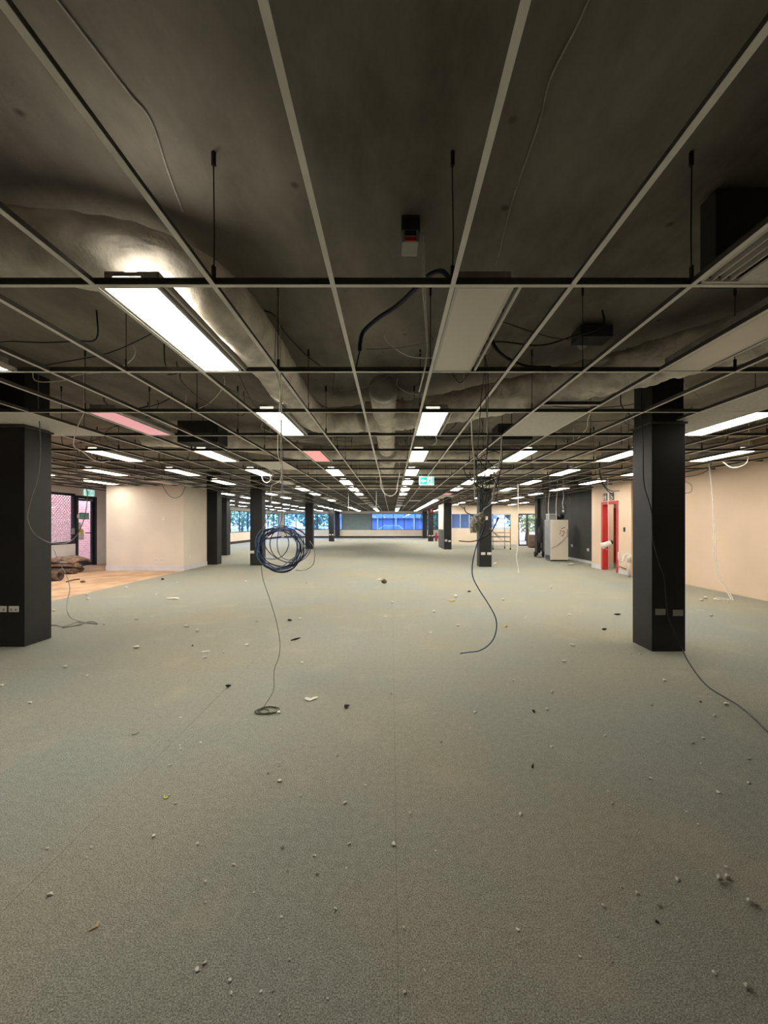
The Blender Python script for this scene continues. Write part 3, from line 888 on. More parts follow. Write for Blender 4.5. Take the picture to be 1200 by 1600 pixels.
# left-over ceiling tiles
def tile(j, k, label, d=0.0):
    x, y = GX0 + GSP * j, GY0 + 1.2 * k
    tag(MB().bbox(x + 0.006, x + GSP - 0.006, y + 0.006, y + 1.194, GZ + 0.0035 + d, GZ + 0.018 + d, 0.002).build('ceiling_tile', M_TILE), label, 'ceiling tile', 'remaining ceiling tiles')
tile(3, 2, 'grey ceiling tile left in the grid above the cable tangle')
tile(6, 1, 'nearer grey ceiling tile above the lit light right of the pillar')
tile(6, 2, 'second grey ceiling tile beside the lit light right of the pillar')
tile(-7, 2, 'grey ceiling tile left of the pink light')
tile(-8, 2, 'grey ceiling tile above the left pillar, second from the pink light')
tile(-9, 2, 'grey ceiling tile at the left picture edge above the pillar')
tile(-4, 5, 'grey ceiling tile above the hanging blue coil')
for j, k in ((2, 16), (-5, 15), (-3, 19), (1, 21), (-2, 23), (4, 13), (5, 9), (-7, 11), (7, 11), (-8, 8)):
    if (j, k) in LCELL: continue
    tile(j, k, 'pale ceiling tile %s of the centre aisle, %s grid bay back' % ('left' if j < 0 else 'right', ORD[k]))

# slot diffuser at the right edge
sd = thing('slot_diffuser', 'linear slot air diffuser panel at the right ceiling edge', 'air diffuser', (GX0 + GSP * 3 + 0.3, 1.5, GZ + 0.004))
x0, x1 = GX0 + GSP * 3 + 0.014, GX0 + GSP * 4 - 0.014
y0, y1 = GY0 - 1.2 + 0.014, GY0 - 0.014
MB().box(x0, x1, y1 - 0.02, y1, GZ + 0.003, GZ + 0.02).box(x0, x1, y0, y0 + 0.02, GZ + 0.003, GZ + 0.02).box(x0, x0 + 0.02, y0, y1, GZ + 0.003, GZ + 0.02).build('frame', M_LFRAME, sd)
MB().box(x0 + 0.02, x0 + 0.19, y0 + 0.02, y1 - 0.02, GZ + 0.06, GZ + 0.07).build('slot_backing', M_BLACK, sd)
for i in range(3):
    xa = x0 + 0.06 + i * 0.045
    MB().box(xa, xa + 0.006, y0 + 0.02, y1 - 0.02, GZ + 0.005, GZ + 0.045).build('slat', M_LFRAME, sd)
MB().box(x0 + 0.19, x1, y0 + 0.02, y1 - 0.02, GZ + 0.004, GZ + 0.016).build('panel', M_TILE, sd)

# ------------------------------------------------------------------ ducts in the ceiling space
DUCTS = []
def wrinkled_duct(pts, rad, n=28, per=14, amp=0.05, ribs=0.0, seed=0, ribfreq=60):
    sp = spline(pts, per)
    DUCTS.extend((q, rad) for q in sp)
    mb = MB()
    mb.tube(sp, rad, n)
    c = 0
    # displace radially
    m = len(sp)
    L_ = 0
    for i, p in enumerate(sp):
        if i: L_ += (p - sp[i-1]).length
        for k in range(n):
            v = mb.v[i * n + k]
            d = v - p
            q = 1 + amp * noise.noise(Vector((v.x * 9 + seed, v.y * 9, v.z * 9))) + amp * 0.9 * noise.noise(Vector((L_ * 16, k * 14.0 / n, seed)))
            q += ribs * math.sin(L_ * ribfreq)
            mb.v[i * n + k] = p + d * q
    return mb
t = thing('flexible_duct', 'thick wrinkled flexible duct sweeping from the centre to the upper right', 'duct', (1.5, 4.6, 2.8))
wrinkled_duct([(0.19, 5.87, 2.98), (0.45, 5.70, 2.98), (0.95, 5.35, 2.98), (1.6, 4.80, 2.98), (2.2, 4.25, 2.98), (2.75, 3.65, 3.0), (3.2, 3.15, 3.02), (3.9, 2.7, 3.04), (5.0, 2.5, 3.04)], 0.195, amp=0.10, seed=1, per=30, n=40).build('duct_wrap', M_DUCT, t)
p = P(708, 628, 5.3)
MB().lump((0.75, 5.36, 2.92), (0.10, 0.06, 0.10), 0.5, 6, 3).build('torn_insulation', M_ROLL, t)
t = thing('flexible_duct', 'pale flexible duct curving beside the bright left light to the centre', 'duct', (-1.2, 4.4, 2.8))
wrinkled_duct([(-0.39, 6.0, 2.98), (-0.6, 6.10, 2.97), (-0.95, 6.05, 2.95), (-1.12, 5.5, 2.94), (-1.14, 4.7, 2.95), (-1.12, 3.8, 2.97), (-1.14, 3.0, 2.98), (-1.35, 2.55, 3.0), (-1.9, 2.38, 3.02), (-2.8, 2.36, 3.02), (-4.2, 2.36, 3.03)], 0.19, amp=0.06, seed=5, per=14).build('duct_wrap', M_DUCT, t)
t = thing('spiral_duct', 'ribbed spiral duct with a round end cap above the centre aisle', 'duct', (-0.10, 6.5, 2.8))
wrinkled_duct([(-0.10, 4.86, 2.985), (-0.10, 6.3, 2.985), (-0.10, 7.5, 2.985), (-0.10, 8.6, 2.985)], 0.150, per=90, amp=0.0, ribs=0.05, ribfreq=70).build('duct_body', M_DUCT, t)
MB().tube([(-0.10, 4.72, 2.995), (-0.10, 4.735, 2.995), (-0.10, 4.76, 2.995), (-0.10, 4.92, 2.995)], [0.10, 0.150, 0.162, 0.162], 32).build('end_cap', M_HOUSING, t)
for s, q in ((-1, 5.98), (1, 5.88)):
    MB().tube([(-0.10 + s * 0.10, q, 2.985), (-0.10 + s * 0.27, q, 2.985)], 0.21, 28).build('branch_collar', M_DUCT, t)
MB().tube([(-0.10, 8.55, 2.985), (-0.10, 8.75, 2.985)], 0.21, 24).build('joint_collar', M_HOUSING, t)
def cross_duct(pts, r, label, seed):
    tag(wrinkled_duct(pts, r, n=18, per=10, amp=0.07, seed=seed).build('flexible_duct', M_DUCT), label, 'duct')
cross_duct([(-0.02, 9.0, 2.985), (0.25, 9.12, 2.98), (1.0, 9.2, 2.98), (2.6, 9.15, 2.98), (4.5, 9.3, 3.0)], 0.19, 'flexible duct running right across the ceiling behind the spiral duct', 9)
cross_duct([(-0.3, 8.9, 2.985), (-0.9, 9.0, 2.97), (-1.8, 8.8, 2.97), (-2.6, 8.0, 2.98), (-3.3, 7.6, 3.0), (-4.4, 7.5, 3.02)], 0.17, 'flexible duct running left from behind the spiral duct', 12)
cross_duct([(5.2, 8.1, 2.98), (6.0, 7.9, 2.92), (6.7, 8.1, 2.94), (7.0, 8.6, 3.0)], 0.16, 'short pale flexible duct above the lights by the peach wall', 15)
cross_duct([(-0.1, 9.45, 2.985), (-0.1, 10.3, 2.985), (-0.15, 11.0, 3.0), (-0.1, 11.75, 3.0)], 0.19, 'long flexible duct running back along the centre aisle ceiling', 17)
cross_duct([(-3.5, 12.2, 3.0), (-1.5, 12.0, 2.98), (1.5, 12.2, 2.98), (4.5, 12.0, 3.0)], 0.17, 'distant flexible duct lying across the whole aisle ceiling', 19)
cross_duct([(-4.0, 17.2, 3.0), (-1.0, 17.0, 2.97), (2.0, 17.2, 2.98), (6.0, 17.0, 3.0)], 0.17, 'farthest flexible duct lying across the ceiling', 21)
PLENUMS = []
def plenum(x0, x1, y0, y1, z0, z1, label):
    t = thing('plenum_box', label, 'plenum box', ((x0+x1)/2, (y0+y1)/2, z0), 'dark plenum boxes')
    PLENUMS.append((x0, x1, y0, y1))
    MB().bbox(x0, x1, y0, y1, z0, z1, 0.006).build('box_body', M_PLENUM, t)
    MB().tube([((x0+x1)/2, y1, (z0+z1)/2), ((x0+x1)/2, y1 + 0.12, (z0+z1)/2)], min(0.13, (z1-z0)*0.42), 20).build('spigot', M_HOUSING, t)
    MB().rod(((x0+x1)/2, (y0+y1)/2, z1), ((x0+x1)/2, (y0+y1)/2, SZ), 0.006).build('hanger_rod', M_ROD, t)
plenum(1.78, 2.62, 2.32, 2.44, 2.83, 3.31, 'large dark plenum box at the upper right above the slot diffuser')
plenum(-3.28, -2.66, 6.46, 6.85, 2.72, 3.05, 'dark plenum box above the pink light')
plenum(1.60, 2.12, 6.35, 6.75, 2.74, 2.98, 'dark plenum box above the grey tile over the tangle')
plenum(1.72, 2.02, 3.85, 4.05, 3.18, 3.29, 'small dark box behind the thick wrinkled duct')

# ------------------------------------------------------------------ cables
def cable(name, pts, r, m, label, cat='cable', group=None, per=8, n=6):
    sp = spline(pts, per)
    if name in ('hanging_cable', 'white_cable', 'overhead_wire', 'white_conduit', 'hanging_wire', 'cable_bundle') and 'fridge door' not in label:
        top = max((sp[0], sp[-1]), key=lambda q: q.z)
        up = [Vector((top.x, top.y, min(SZ - r - 0.001, top.z + (SZ - top.z) * k / 3))) for k in range(1, 4)]
        if name != 'overhead_wire':
            sp = sp + up if top is sp[-1] else up[::-1] + sp
    for q in sp:
        q.z = min(q.z, SZ - r - 0.001)
    return tag(MB().tube(sp, r, n).build(name, m), label, cat, group)
    return tag(MB().tube(spline(pts, per), r, n).build(name, m), label, cat, group)
# overhead conduit, navy
t = thing('conduit', 'navy corrugated conduit bent down from the slab in the near grid', 'conduit', P(600, 480, 3.3))
MB().tube(spline([P(706, 440, 2.75), P(690, 424, 2.85), P(668, 432, 2.95), P(648, 452, 3.05), P(620, 478, 3.25), P(590, 498, 3.4), P(568, 518, 3.5), P(563, 535, 3.5), P(562, 548, 3.5)], 10), 0.017, 10).build('conduit_body', M_CONDUIT, t)
MB().tube([P(562.5, 546, 3.5), P(555, 580, 3.5)], 0.006, 6).build('wire_tail', M_CBLACK, t)
cable('white_conduit', [P(662, 385, 2.70), P(660.5, 440, 2.75), P(664, 490, 2.9), P(668, 543, 3.05)], 0.006, M_CWHITE, 'white cable dropping from the red-striped detector box')
cable('white_conduit', [P(664, 440, 2.76), P(666, 490, 2.95), P(668, 540, 3.1), P(664, 575, 3.15), P(655, 612, 3.4)], 0.006, M_CWHITE, 'second white cable beside the one from the detector box')
cable('hanging_wire', [P(572, 546, 3.6), P(600, 545, 3.6), P(640, 541, 3.6), P(700, 531, 3.6)], 0.003, M_CGREY, 'thin grey wire strung beside the navy conduit')
cable('slab_wire', [(-1.26, 1.0, 3.322), (-1.18, 1.49, 3.322), (-1.13, 1.80, 3.322), (-1.105, 1.94, 3.322), (-1.17, 2.2, 3.322), (-1.236, 2.5, 3.322)], 0.0045, M_CDUST, 'pale conduit fixed to the slab at the upper left')
cable('slab_wire', [(0.70, 1.0, 3.322), (0.695, 1.49, 3.322), (0.66, 1.75, 3.322), (0.68, 1.95, 3.322), (0.69, 2.4, 3.322), (0.746, 3.02, 3.322)], 0.0045, M_CDUST, 'pale conduit fixed to the slab at the upper right of centre')
cable('cable_bundle', [P(765, 520, 3.6), P(775, 545, 3.6), P(795, 562, 3.7), P(825, 573, 3.8), P(860, 574, 3.9)], 0.016, M_CBLACK, 'thick dark cable bundle right of the unlit centre panel')
cable('hanging_wire', [P(786, 503, 3.2), P(820, 515, 3.3), P(860, 527, 3.4), P(890, 531, 3.5)], 0.004, M_CBLACK, 'dark wire crossing the grid right of the unlit centre panel')
cable('hanging_wire', [P(708, 586, 3.6), P(719, 598, 3.6), P(733, 583, 3.5)], 0.004, M_CBLACK, 'small dark loop of wire under the unlit centre panel')
cable('hanging_wire', [P(390, 484, 3.56), P(425, 490, 3.62), P(445, 520, 3.99), P(475, 552, 4.47), P(500, 572, 4.83)], 0.007, M_CBLACK, 'dark cable along the slab left of the navy conduit')
# detector box on the slab
t = thing('detector_box', 'small dark and white detector box with a red strip under the slab', 'detector', (0.11, 2.60, 3.12))
MB().box(0.06, 0.17, 2.54, 2.66, 3.23, 3.33).build('mount_block', M_PLENUM, t)
MB().bbox(0.062, 0.162, 2.52, 2.66, 3.155, 3.23, 0.006).build('case', M_GREYPL, t)
MB().box(0.078, 0.146, 2.515, 2.521, 3.195, 3.222).build('dark_window', M_BLACK, t)
MB().box(0.078, 0.146, 2.512, 2.521, 3.157, 3.178).build('red_strip', M_RED, t)

# blue coil hanging on the left
YC = 3.40
t = thing('cable_coil', 'hanging coil of blue and black data cable left of the centre aisle', 'cable coil', P(440, 890, YC))
def ring(cx, cy, rx, ry, dy, rot=0, n=40, wob=0.03, seed=0):
    out = []
    for i in range(n):
        a = 2 * math.pi * i / n
        q = 1 + wob * noise.noise(Vector((math.cos(a) * 1.3 + seed, math.sin(a) * 1.3, seed * 0.7)))
        x, y = rx * q * math.cos(a), ry * q * math.sin(a)
        out.append(P(cx + x * math.cos(rot) - y * math.sin(rot), cy + x * math.sin(rot) + y * math.cos(rot), YC + dy + 0.02 * math.sin(a + seed)))
    return out
for i in range(13):
    m = [M_CBLUE, M_CBLACK, M_CBLUE, M_CBLUE2][i % 4]
    MB().tube(ring(437 + rnd.uniform(-4, 5), 857 + rnd.uniform(-2, 4), rnd.uniform(31, 37), rnd.uniform(29.5, 34), rnd.uniform(-0.03, 0.03), rnd.uniform(-0.2, 0.2), wob=0.16, seed=i), 0.0038, 6, closed=True).build('cable_loop', m, t)
MB().tube(ring(449, 850, 37, 27.5, 0.03, 0.35, seed=20), 0.0036, 6, closed=True).build('cable_loop', M_CBLUE, t)
MB().tube(ring(452, 851, 31, 28, 0.0, 0.2, seed=22), 0.0036, 6, closed=True).build('cable_loop', M_CBLACK, t)
MB().tube(ring(425, 848, 26, 26, 0.0, 0.1, seed=25), 0.0036, 6, closed=True).build('cable_loop', M_CBLUE2, t)
for pts, m in (([P(434, 447, 3.2), P(431, 520, 3.25), P(430, 570, 3.3), P(438, 610, 3.35), P(439, 660, YC), P(439, 735, YC), P(442, 744, YC), P(441, 790, YC), P(440, 810, YC), P(436, 824, YC)], M_CGREY),
               ([P(436, 447, 3.2), P(438, 540, 3.3), P(438, 610, 3.35), P(434, 700, YC), P(440, 733, YC), P(437, 752, YC), P(424, 760, YC), P(424, 785, YC), P(417, 810, YC), P(410, 832, YC), P(404, 850, YC)], M_CYEL),
               ([P(441, 600, 3.3), P(440, 680, YC), P(441, 740, YC), P(438, 780, YC), P(430, 795, YC), P(420, 806, YC)], M_CGREY),
               ([P(436, 824, YC), P(433, 850, YC), P(438, 868, YC), P(452, 875, YC), P(466, 866, YC)], M_CBLUE),
               ([P(484, 845, YC), P(491, 858, YC), P(490, 880, YC), P(478, 890, YC), P(462, 891, YC)], M_CYEL)):
    MB().tube(spline(pts, 8), 0.003, 6).build('hanging_strand', m, t)
# olive wire from the coil down to the floor
t = thing('green_wire', 'thin olive wire trailing from the blue coil to a tangle on the carpet', 'wire', G(415, 1112))
MB().tube(spline([P(405, 868, YC), P(408, 884, YC), P(411, 905, YC), P(421, 935, YC), P(431, 968, YC), P(437, 1000, YC), P(436, 1025, YC), P(429, 1045, YC), P(428, 1060, YC), P(427, 1080, 3.38), P(415, 1100, 3.36), G(409, 1108, 0.004)], 8), 0.0024, 6).build('drop', M_CGREEN, t)
def floor_ring(c, r0, m, par, n=3, rr=0.0025, seed=0):
    pts = []
    for i in range(14 * n):
        a = i * 2 * math.pi / 14
        q = r0 * (1 + 0.35 * noise.noise(Vector((i * 0.21, seed, 0.3))))
        pts.append(Vector((c.x + q * 1.05 * math.cos(a), c.y + q * 0.8 * math.sin(a), rr + 0.003 + 0.012 * abs(noise.noise(Vector((i * 0.3, seed, 2)))))))
    MB().tube(spline(pts, 3), rr, 5).build('floor_loops', m, par)
floor_ring(G(420, 1111), 0.075, M_CGREEN, t, 4, seed=3)
floor_ring(G(410, 1113), 0.05, M_CGREEN, t, 3, seed=8)

# hanging tangle right of centre
YT = 3.60
t = thing('cable_tangle', 'hanging tangle of black and white cables right of the centre aisle', 'cable tangle', P(750, 1022, YT))
def strand(pts, m, r=0.0035, Y=YT):
    MB().tube(spline([P(x, y, Y + (d[0] if d else 0)) for x, y, *d in pts], 8), r, 6).build('strand', m, t)
strand([(755, 459.5, -0.2), (755, 545, -0.2), (758, 570, -0.1), (752, 620), (748, 680), (744, 740), (748, 790)], M_CBLACK)
strand([(757, 459.5, -0.2), (757, 545, -0.2), (762, 580, -0.1), (762, 640), (760, 720), (752, 770), (750, 800)], M_CBLACK)
strand([(758, 560, -0.15), (760, 640, .03), (763, 690, .05), (758, 740, .06), (764, 790, .04)], M_CBLACK)
strand([(737, 655), (738, 690), (741, 720), (741, 760), (743, 785)], M_CWHITE, 0.005)
strand([(784, 680), (783, 705), (781, 720), (777, 740), (773, 758), (770, 775), (766, 788), (757, 795), (752, 803), (750, 808)], M_CWHITE, 0.0055)
strand([(783, 682), (785, 710), (780, 745), (771, 770), (768, 784)], M_CBLACK)
strand([(781, 708, .02), (770, 705, .05), (755, 712, .08), (742, 722, .05), (732, 722), (725, 728, -.03), (727, 740, -.04), (735, 750), (748, 760, .03), (760, 772, .05), (764, 776)], M_CBLACK)
strand([(740, 724), (752, 718, .05), (764, 722, .08), (772, 735, .06), (768, 752), (752, 762, -.04), (738, 752, -.05), (734, 738)], M_CBLACK)
strand([(743, 720), (747, 740, .05), (742, 756), (755, 770), (772, 762, .05), (779, 748, .08), (774, 730, .03)], M_CGREY)
strand([(725, 792, .02), (728, 800), (736, 804), (745, 805), (752, 798), (753, 785), (748, 770)], M_CBLACK, 0.0045)
strand([(752, 770), (754, 800), (758, 820), (752, 836), (746, 848), (741, 866), (738, 884), (739, 902), (749, 922), (762, 942), (773, 962), (776, 978), (772, 996), (762, 1009), (748, 1017), (733, 1019), (719, 1021)], M_CBLUE, 0.0050)
strand([(778, 808), (774, 820), (765, 834), (752, 842), (738, 846), (726, 846), (717, 845)], M_CBLACK, 0.0048)
strand([(780, 808), (776, 816), (771, 822)], M_CWHITE, 0.0048)
strand([(765, 825, .03), (772, 832, .03), (779, 837, .03)], M_CWHITE, 0.004)
strand([(720, 760), (718, 775), (719, 788), (724, 795)], M_CGREY, 0.003)
for i in range(7):
    a = (rnd.uniform(735, 772), rnd.uniform(705, 740), rnd.uniform(-.06, .08))
    b = (rnd.uniform(735, 780), rnd.uniform(735, 765), rnd.uniform(-.06, .08))
    c = (rnd.uniform(740, 775), rnd.uniform(755, 790), rnd.uniform(-.06, .08))
    strand([a, b, c, (rnd.uniform(745, 765), 790, 0)], M_CBLACK if i % 2 else M_CGREY)
MB().lump(P(747, 812, YT), (0.052, 0.040, 0.045), 0.6, 10, 4, seed=4).lump(P(742, 823, YT), (0.044, 0.040, 0.046), 0.7, 11, 4, seed=6).lump(P(752, 806, YT), (0.030, 0.03, 0.036), 0.5, 9, 3, seed=7).build('taped_connector', M_CHIP, t)

# cable down the right pillar and over the floor to the right
cable('floor_cable', [P(1003, 590, 4.80), P(1002, 640, 4.78), P(1005, 690, 4.78), P(1005, 730, 4.80), P(1007, 760, 4.82), P(1018, 800, 4.83), P(1020, 840, 4.83), P(1030, 880, 4.82), P(1038, 905, 4.81), P(1041, 940, 4.81), P(1045, 965, 4.80), P(1055, 992, 4.78), P(1066, 1014, 4.76), G(1074, 1031, 0.006), G(1090, 1055, 0.006), G(1108, 1074, 0.006), G(1130, 1088, 0.006), G(1155, 1103, 0.006), G(1180, 1124, 0.006), G(1203, 1147, 0.006), G(1230, 1170, 0.006)], 0.0062, M_CBLACK,
      'black cable down the right pillar and along the carpet to the right edge', n=8)
# loop in front of the left pillar
cable('hanging_cable', [P(60, 640, 4.9), P(63, 690, 4.9), P(60, 740, 4.9), P(47, 785, 4.9), P(43, 810, 4.9), P(52, 832, 4.92), P(70, 845, 4.95), P(85, 849, 5.2), P(105, 848, 5.6), P(120, 836, 5.9), P(131, 812, 6.0), P(136, 785, 6.0), P(135, 762, 6.0), P(126, 745, 6.0), P(118, 730, 6.0), P(122, 700, 6.0)], 0.006, M_CGREY,
      'dark cable looping across the left pillar and up to the grid')
cable('hanging_cable', [P(131, 646, 5.0), P(122, 665, 5.1), P(116, 685, 5.2), P(116, 698, 5.3), P(128, 705, 5.4), P(145, 718, 5.6), P(160, 722, 5.8), P(172, 720, 6.0)], 0.006, M_CWHITE,
      'pale cable drooping from the grid near the left pillar')
cable('floor_cable', [P(84, 858, 7.6), P(92, 878, 7.5), P(104, 900, 7.4), P(109, 920, 7.2), P(105, 940, 7.0), P(105, 955, 6.7), G(112, 966, 0.006), G(130, 972, 0.006), G(152, 975, 0.006), G(142, 971, 0.012), G(118, 977, 0.012), G(98, 981, 0.006), G(108, 979, 0.018), G(128, 976, 0.006), G(122, 972, 0.018), G(100, 979, 0.012), G(88, 977, 0.006), G(78, 977, 0.006)], 0.006, M_CGREY,
      'dark cable falling behind the left pillar into a small heap on the carpet')
# white cable by the peach wall
t = thing('white_cable', 'white cable hanging by the peach wall with loose loops on the floor', 'cable', G(1135, 936))
for dx in (0.0, 3.0):
    MB().tube(spline([P(1107 + dx * .4, 724, 8.6), P(1111 + dx * .3, 760, 8.6), P(1114 + dx * .3, 800, 8.6), P(1115 + dx, 845, 8.6), P(1116 + dx, 875, 8.6), P(1121 + dx, 900, 8.55), P(1132 + dx, 918, 8.5), P(1139 + dx, 930, 8.4), G(1143 + dx, 938, 0.008)], 8), 0.007, 6).build('drop', M_CWHITE, t)
floor_ring(G(1128, 937), 0.12, M_CWHITE, t, 3, 0.006, seed=5)
cable('white_cable', [P(1170, 706, 7.4), P(1167, 722, 7.5), P(1156, 729, 7.6), P(1142, 730, 7.7), P(1130, 722, 7.8)], 0.009, M_CWHITE, 'short white cable drooping from the light by the peach wall')
cable('hanging_cable', [P(1071, 745, 8.8), P(1090, 742, 8.8), P(1105, 735, 8.8), P(1112, 725, 8.8)], 0.006, M_CBLACK, 'dark wire along the top of the peach wall')
cable('hanging_cable', [P(1070, 752, 8.8), P(1080, 758, 8.8), P(1080, 768, 8.8), P(1070, 771, 8.8)], 0.006, M_CGREY, 'small dark loop beside the right pillar on the peach wall')
# drops in the middle distance
t = thing('white_cable', 'thin white cable hanging straight to the floor left of the fridge', 'cable', G(810, 895))
MB().tube(spline([P(809, 752, 12.6), P(809.5, 800, 12.6), P(809, 850, 12.6), P(807, 870, 12.6), P(810, 890, 12.6), G(810, 895, 0.01)], 8), 0.009, 6).build('drop', M_CWHITE, t)
cable('white_cable', [P(594, 745, 9.6), P(595, 760, 9.6), P(601, 771, 9.6), P(611, 775, 9.6), P(619, 769, 9.6), P(621, 757, 9.6), P(624, 742, 9.5)], 0.010, M_CWHITE, 'white cable loop drooping below the grid at centre')
cable('white_cable', [P(588, 772, 16), P(588, 785, 16), P(587, 797, 16)], 0.016, M_CWHITE, 'short white drop cable at the far centre')
cable('white_cable', [P(544.5, 767, 17.0), P(544.5, 780, 17.0), P(544.5, 797, 17.0)], 0.010, M_CWHITE, 'thin white drop cable far left of centre')
cable('white_cable', [P(665, 700, 7.2), P(668, 695, 7.2), P(676, 696, 7.0), P(682, 690, 6.9), P(681, 682, 6.8)], 0.008, M_CWHITE, 'curled white cable beside the second lit centre light')
cable('white_cable', [P(422, 743, 9.8), P(423, 749, 9.8), P(418, 754, 9.8), P(412, 752, 9.8), P(409, 744, 9.8)], 0.008, M_CWHITE, 'white cable loop under a lit light left of the blue coil')
cable('white_cable', [P(341, 723, 8.4), P(330, 732, 8.5), P(318, 736, 8.6), P(300, 734, 8.6)], 0.008, M_CGREY, 'grey cable drooping under the lit light left of the partition edge')
cable('hanging_cable', [P(253, 757, 13.0), P(262, 772, 13.0), P(272, 778, 13.0), P(283, 774, 13.0), P(290, 760, 13.0)], 0.010, M_CGREY, 'grey cable drooping in front of the white partition')
cable('hanging_cable', [P(937, 690, 9.5), P(937, 735, 9.5), P(940, 752, 9.5), P(948, 765, 9.5), P(957, 773, 9.5)], 0.012, M_CBLACK, 'dark cable dangling above the amenities sign')
cable('hanging_cable', [P(937, 740, 9.6), P(946, 760, 9.6), P(955, 767, 9.6), P(968, 767, 9.6)], 0.010, M_CBLACK, 'second dark cable dangling above the amenities sign')
for x, m, lab in ((849, M_CGREY, 'grey cable hanging to the fridge top, leftmost'), (852, M_CGREY, 'grey cable hanging beside the fridge, second from left'), (857.5, M_CWHITE, 'thick pale conduit hanging above the fridge'), (869.5, M_CWHITE, 'white cable hanging to the middle of the fridge top')):
    cable('hanging_cable', [P(x + 1.5, 767, 16.3), P(x, 780, 16.3), P(x - 0.8, 795, 16.3), P(x, 812, 16.4)], 0.012, m, lab)
t = thing('hanging_lamp', 'small lamp holder on a twisted white cable above the fridge', 'lamp', P(880, 802, 16.2))
MB().tube(spline([(P(880, 766, 16.2).x, 16.2, SZ - 0.01), P(880, 766, 16.2), P(880.5, 778, 16.2), P(879, 786, 16.2), P(880, 795, 16.2)], 6), 0.014, 6).build('cord', M_CWHITE, t)
MB().lump(P(880, 798.5, 16.2), (0.035, 0.035, 0.05), 0.1, 3, 2).build('bulb', M_PLASTIC, t)
for s in (-1, 1):
    MB().tube(spline([P(880, 787, 16.2), P(880 + 3.5 * s, 793, 16.2), P(880 + 4 * s, 801, 16.2), P(880, 804, 16.2)], 6), 0.012, 5).build('guard_wire', M_CBLACK, t)
cable('hanging_cable', [P(886, 766, 16.2), P(888, 780, 16.2), P(884, 786, 16.2), P(889, 787, 16.2), P(891, 780, 16.2), P(888, 774, 16.2)], 0.012, M_CGREY, 'looped grey cable at the upper right of the fridge')
# dangling spotlight
t = thing('spotlight', 'white spotlight with a black end dangling on a cord before the red door', 'spotlight', P(950, 857, 11.0))
MB().tube([(P(950, 770, 11.0).x, 11.0, SZ - 0.01), P(950, 770, 11.0), P(950.5, 846, 11.0)], 0.006, 6).build('cord', M_CWHITE, t)
a, b = P(941, 853, 11.0), P(953.5, 848, 11.0)
d = (b - a)
MB().tube([a, a + d * 0.05, a + d * 0.3, a + d], [0.085, 0.09, 0.068, 0.062], 20).build('can', M_PLASTIC, t)
MB().tube([b - d * 0.02, b + d * 0.25], [0.055, 0.05], 16).build('black_end', M_BLACK, t)
MB().tube(spline([P(946, 857, 11.0), P(949, 859, 10.9), P(953, 853, 10.9)], 5), 0.008, 5).build('bracket', M_GREYPL, t)

# loose wiring above the grid
def clear(pt):
    if any((pt - q).length < r_ + 0.06 for q, r_ in DUCTS): return False
    if any(a0 - .05 < pt.x < a1 + .05 and b0 - .05 < pt.y < b1 + .2 for a0, a1, b0, b1 in PLENUMS): return False
    return not any(x0 - 0.06 < pt.x < x1 + 0.06 and y0 - 0.06 < pt.y < y1 + 0.06 for x0, x1, y0, y1 in PILLARS)
n_w = 0
WPTS = []
while n_w < 60:
    y = rnd.choice([rnd.uniform(3.4, 6), rnd.uniform(4, 9), rnd.uniform(6, 14)])
    x = rnd.uniform(-0.75, 0.75) * y
    if not -8 < x < 6.3: continue
    ang = rnd.uniform(0, math.pi)
    ln = rnd.uniform(0.8, 2.6)
    z1, z2 = rnd.uniform(2.95, 3.31), rnd.uniform(2.95, 3.31)
    a = Vector((x, y, z1)); b = Vector((x + ln * math.cos(ang), y + ln * math.sin(ang), z2))
    sag = rnd.uniform(0.02, 0.16)
    mids = [a.lerp(b, k / 4) + Vector((rnd.uniform(-.06, .06), rnd.uniform(-.06, .06), -sag * (1 - (k - 2) ** 2 / 4))) for k in range(1, 4)]
    if min(p.z for p in mids) < 2.74: continue
    if b.x > 6.6 or b.y < 2.6: continue
    # ends are tied up to the slab
    pts = [Vector((a.x, a.y, SZ)), a] + mids + [b, Vector((b.x, b.y, SZ))]
    sp_ = spline(pts, 5)
    if not all(clear(p) for p in sp_): continue
    if any((p - q).length < 0.12 for p in sp_ for q in WPTS): continue
    WPTS += sp_
    m = rnd.choice([M_CBLACK, M_CBLACK, M_CGREY, M_CGREY, M_CWHITE])
    lab = {M_CBLACK.name: 'loose black wire draped above the ceiling grid', M_CGREY.name: 'loose grey wire draped above the ceiling grid', M_CWHITE.name: 'loose white wire draped above the ceiling grid'}[m.name]
    cable('overhead_wire', pts, rnd.uniform(0.004, 0.009), m, lab, 'wire', 'loose overhead wires', per=5, n=5)
    n_w += 1

